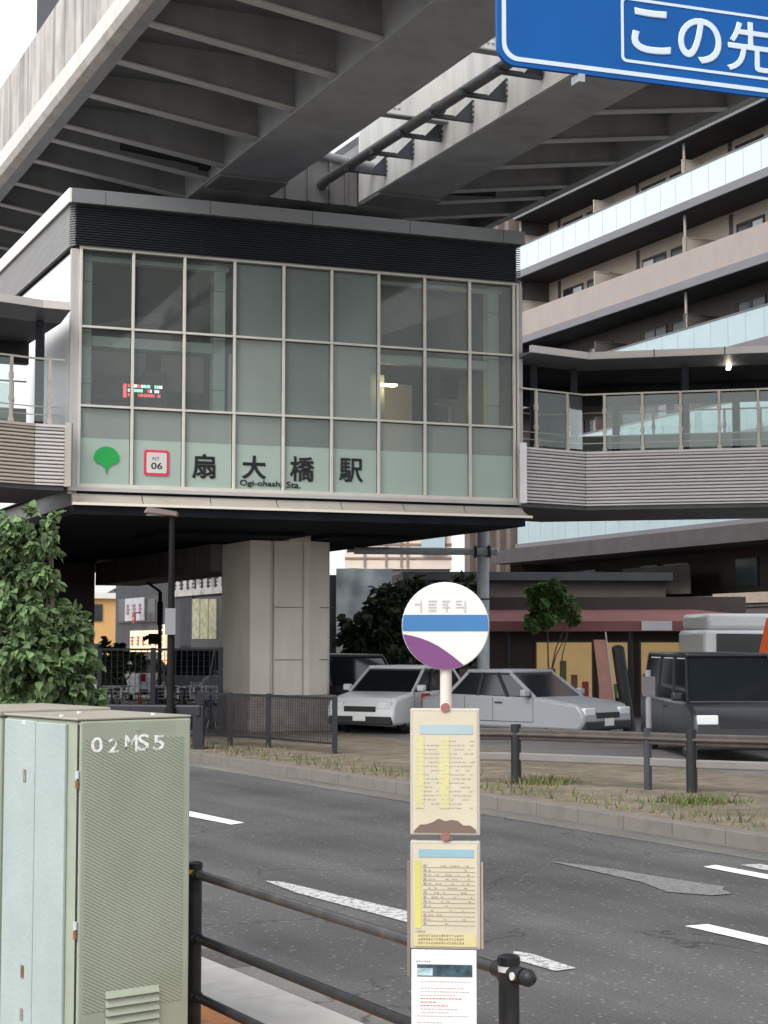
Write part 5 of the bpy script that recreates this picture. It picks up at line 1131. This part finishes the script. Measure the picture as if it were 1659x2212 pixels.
O('post', G().tube((0,0,0),(0,0,1.6),.045,10), mgrey, r, smooth=True); O('marker_plate', G().box(-.1,-.06,1.2,.1,-.05,1.5), M('plate_grey', (.10,.10,.11), .5), r)

# ------------------------------------------------------------------ plants
lfm = leafmat('shrub_leaf', (.10,.155,.062), .5, .35); lfd = leafmat('dark_leaf', (.03,.05,.02), .3, .2); lfg = leafmat('tree_leaf', (.08,.14,.04), .35, .3); brm = M('branch_bark', (.10,.075,.05), .85, bump=.4)
def leaf(g, p, d, up, L, wd, m=0, fold=.25):
    d = d.normalized(); s_ = d.cross(up); s_ = s_.normalized() if s_.length > 1e-4 else Vector((1,0,0)); n = s_.cross(d)
    pt = lambda u, v, h: p + d*(u*L) + s_*(v*wd) + n*(h*L)
    v = [pt(0,0,0), pt(.12,.42,fold*.3), pt(.45,.5,fold*.35), pt(.78,.2,fold*.05), pt(1,0,-.12), pt(.78,-.2,fold*.05), pt(.45,-.5,fold*.35), pt(.12,-.42,fold*.3), pt(.5,0,-.02)]
    g.add(v, [(0,1,2,8),(8,2,3,4),(8,4,5,6),(0,8,6,7)], m)
def rv3(R): 
    while 1:
        v = Vector((R.uniform(-1,1), R.uniform(-1,1), R.uniform(-1,1)))
        if .05 < v.length < 1: return v
def plant(nm, lab, cat, base, lobes, nl, L0, L1, mat, group=None, seed=1, stems=10):
    R = random.Random(seed); r = T(nm, lab, cat, base, 0, group); B = Vector(base); g = G(); gs = G()
    tips = []
    for k in range(stems):
        c, rad = R.choice(lobes); t = c-B + rv3(R)*rad*.7; a = Vector((R.uniform(-.25,.25), R.uniform(-.2,.2), 0)); m1 = a.lerp(t, .5)+Vector((0,0,.15*t.length))
        pts = [a, a.lerp(m1,.5)+rv3(R)*.03, m1, m1.lerp(t,.5)+rv3(R)*.04, t]
        rs_ = [.02,.016,.012,.008,.004]
        for i in range(4): gs.tube(pts[i], pts[i+1], rs_[i]*max(1,t.length/2.2), 6, 0, rs_[i+1]*max(1,t.length/2.2), False)
    tot = sum(rad**2 for c, rad in lobes)
    for c, rad in lobes:
        n = int(nl*rad**2/tot); sub = [c-B + rv3(R).normalized()*rad*R.uniform(.35,1.0) for _ in range(max(3,int(n/22)))]
        for i in range(n):
            s0_ = R.choice(sub); p = s0_ + rv3(R)*rad*.28
            o = (p-(c-B)); d = (o.normalized()*.6 + Vector((0,0,-.55)) + rv3(R)*.7)
            leaf(g, p, d, (Vector((0,-.4,1))+rv3(R)*.8), R.uniform(L0,L1), R.uniform(L0,L1)*.8, 0, .3)
    O('stem', gs, brm, r); O('foliage', g, mat, r); return r
def lob(l, Z0): return [(P(x, y, Z0+dz), rr_/3711*(Z0+dz)) for x, y, rr_, dz in l]
Z0 = 10.2
L = lob([(20,1190,38,0),(75,1130,30,.1),(95,1150,26,-.1),(-20,1250,80,0),(55,1245,48,.2),(20,1330,90,0),(90,1345,52,.2),(130,1400,62,0),(55,1430,90,-.1),(165,1400,42,.1),(175,1330,26,.2),(190,1345,20,.1),(180,1470,44,0),(130,1490,70,0),(30,1510,100,0),(-80,1400,120,.2),(195,1510,36,0),(-60,1550,110,.2),(60,1600,110,.3),(150,1600,70,.2),(105,1180,18,0),(95,1215,20,0),(80,1175,30,0),(85,1235,40,0),(70,1290,50,0),(150,1340,36,0),(110,1300,26,.1),(20,1160,46,0),(50,1175,44,.1),(-20,1180,70,0),(30,1260,70,.1),(118,1120,12,0),(122,1150,11,0),(100,1260,34,0),(112,1195,14,0)], Z0)
bb = P(60, 1600, 10.3); plant('leafy_shrub', 'big leafy green shrub with long upright shoots behind the green cabinet', 'shrub', (bb.x, bb.y, .15), L, 13000, .034, .074, lfm, seed=4, stems=22)
L = lob([(240,1400,20,0),(225,1440,26,0),(255,1430,22,0),(262,1405,14,.2),(285,1425,20,.4),(300,1432,16,.5),(240,1470,30,0)], 44)
bb = P(245, 1500, 44); plant('small_tree', 'small dark conifer like tree right behind the leafy shrub', 'tree', (bb.x, bb.y, .12), L, 1500, .10, .22, lfd, seed=6, stems=4)
L = lob([(770,1370,40,0),(810,1330,46,0),(850,1310,50,.5),(800,1400,55,0),(860,1380,60,0),(920,1320,60,1),(930,1400,60,1),(760,1420,28,0),(880,1270,36,.5),(980,1300,60,1.5),(1000,1380,50,1.5)], 50)
bb = P(850, 1500, 50); plant('dark_tree', 'dark dense tree behind the bus stop disc, right of the pier', 'tree', (bb.x, bb.y, .12), L, 5200, .16, .32, lfd, seed=9, stems=7)
L = lob([(1170,1290,28,0),(1195,1275,26,0),(1215,1305,26,0),(1235,1330,18,0),(1185,1320,30,0),(1160,1330,26,0)], 45)
bb = P(1185, 1480, 45); plant('green_tree', 'small bright green tree above the awning shop', 'tree', (bb.x, bb.y, .12), L, 1800, .12, .24, lfg, seed=11, stems=4)
L = lob([(x, 1445+8*sin(x), 20, 0) for x in range(760, 1040, 24)], 41)
# dark low building filling the street behind the trees
q = P(880, 1400, 62); r = T('low_brown_building', 'low dark brown building behind the dark tree and the bus stop disc', 'building', (q.x, q.y, .1), .08)
O('wall', G().box(0,0,0,9.5,5,4.3), browndark, r); O('roof', G().box(-.2,-.3,4.3,9.7,5.2,4.6), dgrey, r)
for x in (1,3.6,6.2): f = O('window', G().box(x,-.06,1.2,x+1.6,-.001,2.5), wfr, r); O('pane', G().box(x+.08,-.08,1.28,x+1.52,-.061,2.42), winm, f)
# row of buildings closing the far end of the street
q = P(100, 1388, 150); r = T('far_apartment_row', 'dark far building closing the street under the station', 'building', (q.x, q.y, 0), VA*.5)
O('wall', G().box(6,0,0,46,12,6.5), M('far_wall_brown', (.12,.11,.105), .8, var=.15, vs=.3), r); O('roof', G().box(5.8,-.2,6.5,46.2,12.2,6.9), dgrey, r)
for k in range(9): f = O('window', G().box(8+k*4,-.08,3.4,10+k*4,-.001,4.8), wfr, r); O('pane', G().box(8.1+k*4,-.1,3.5,9.9+k*4,-.081,4.7), winm, f)
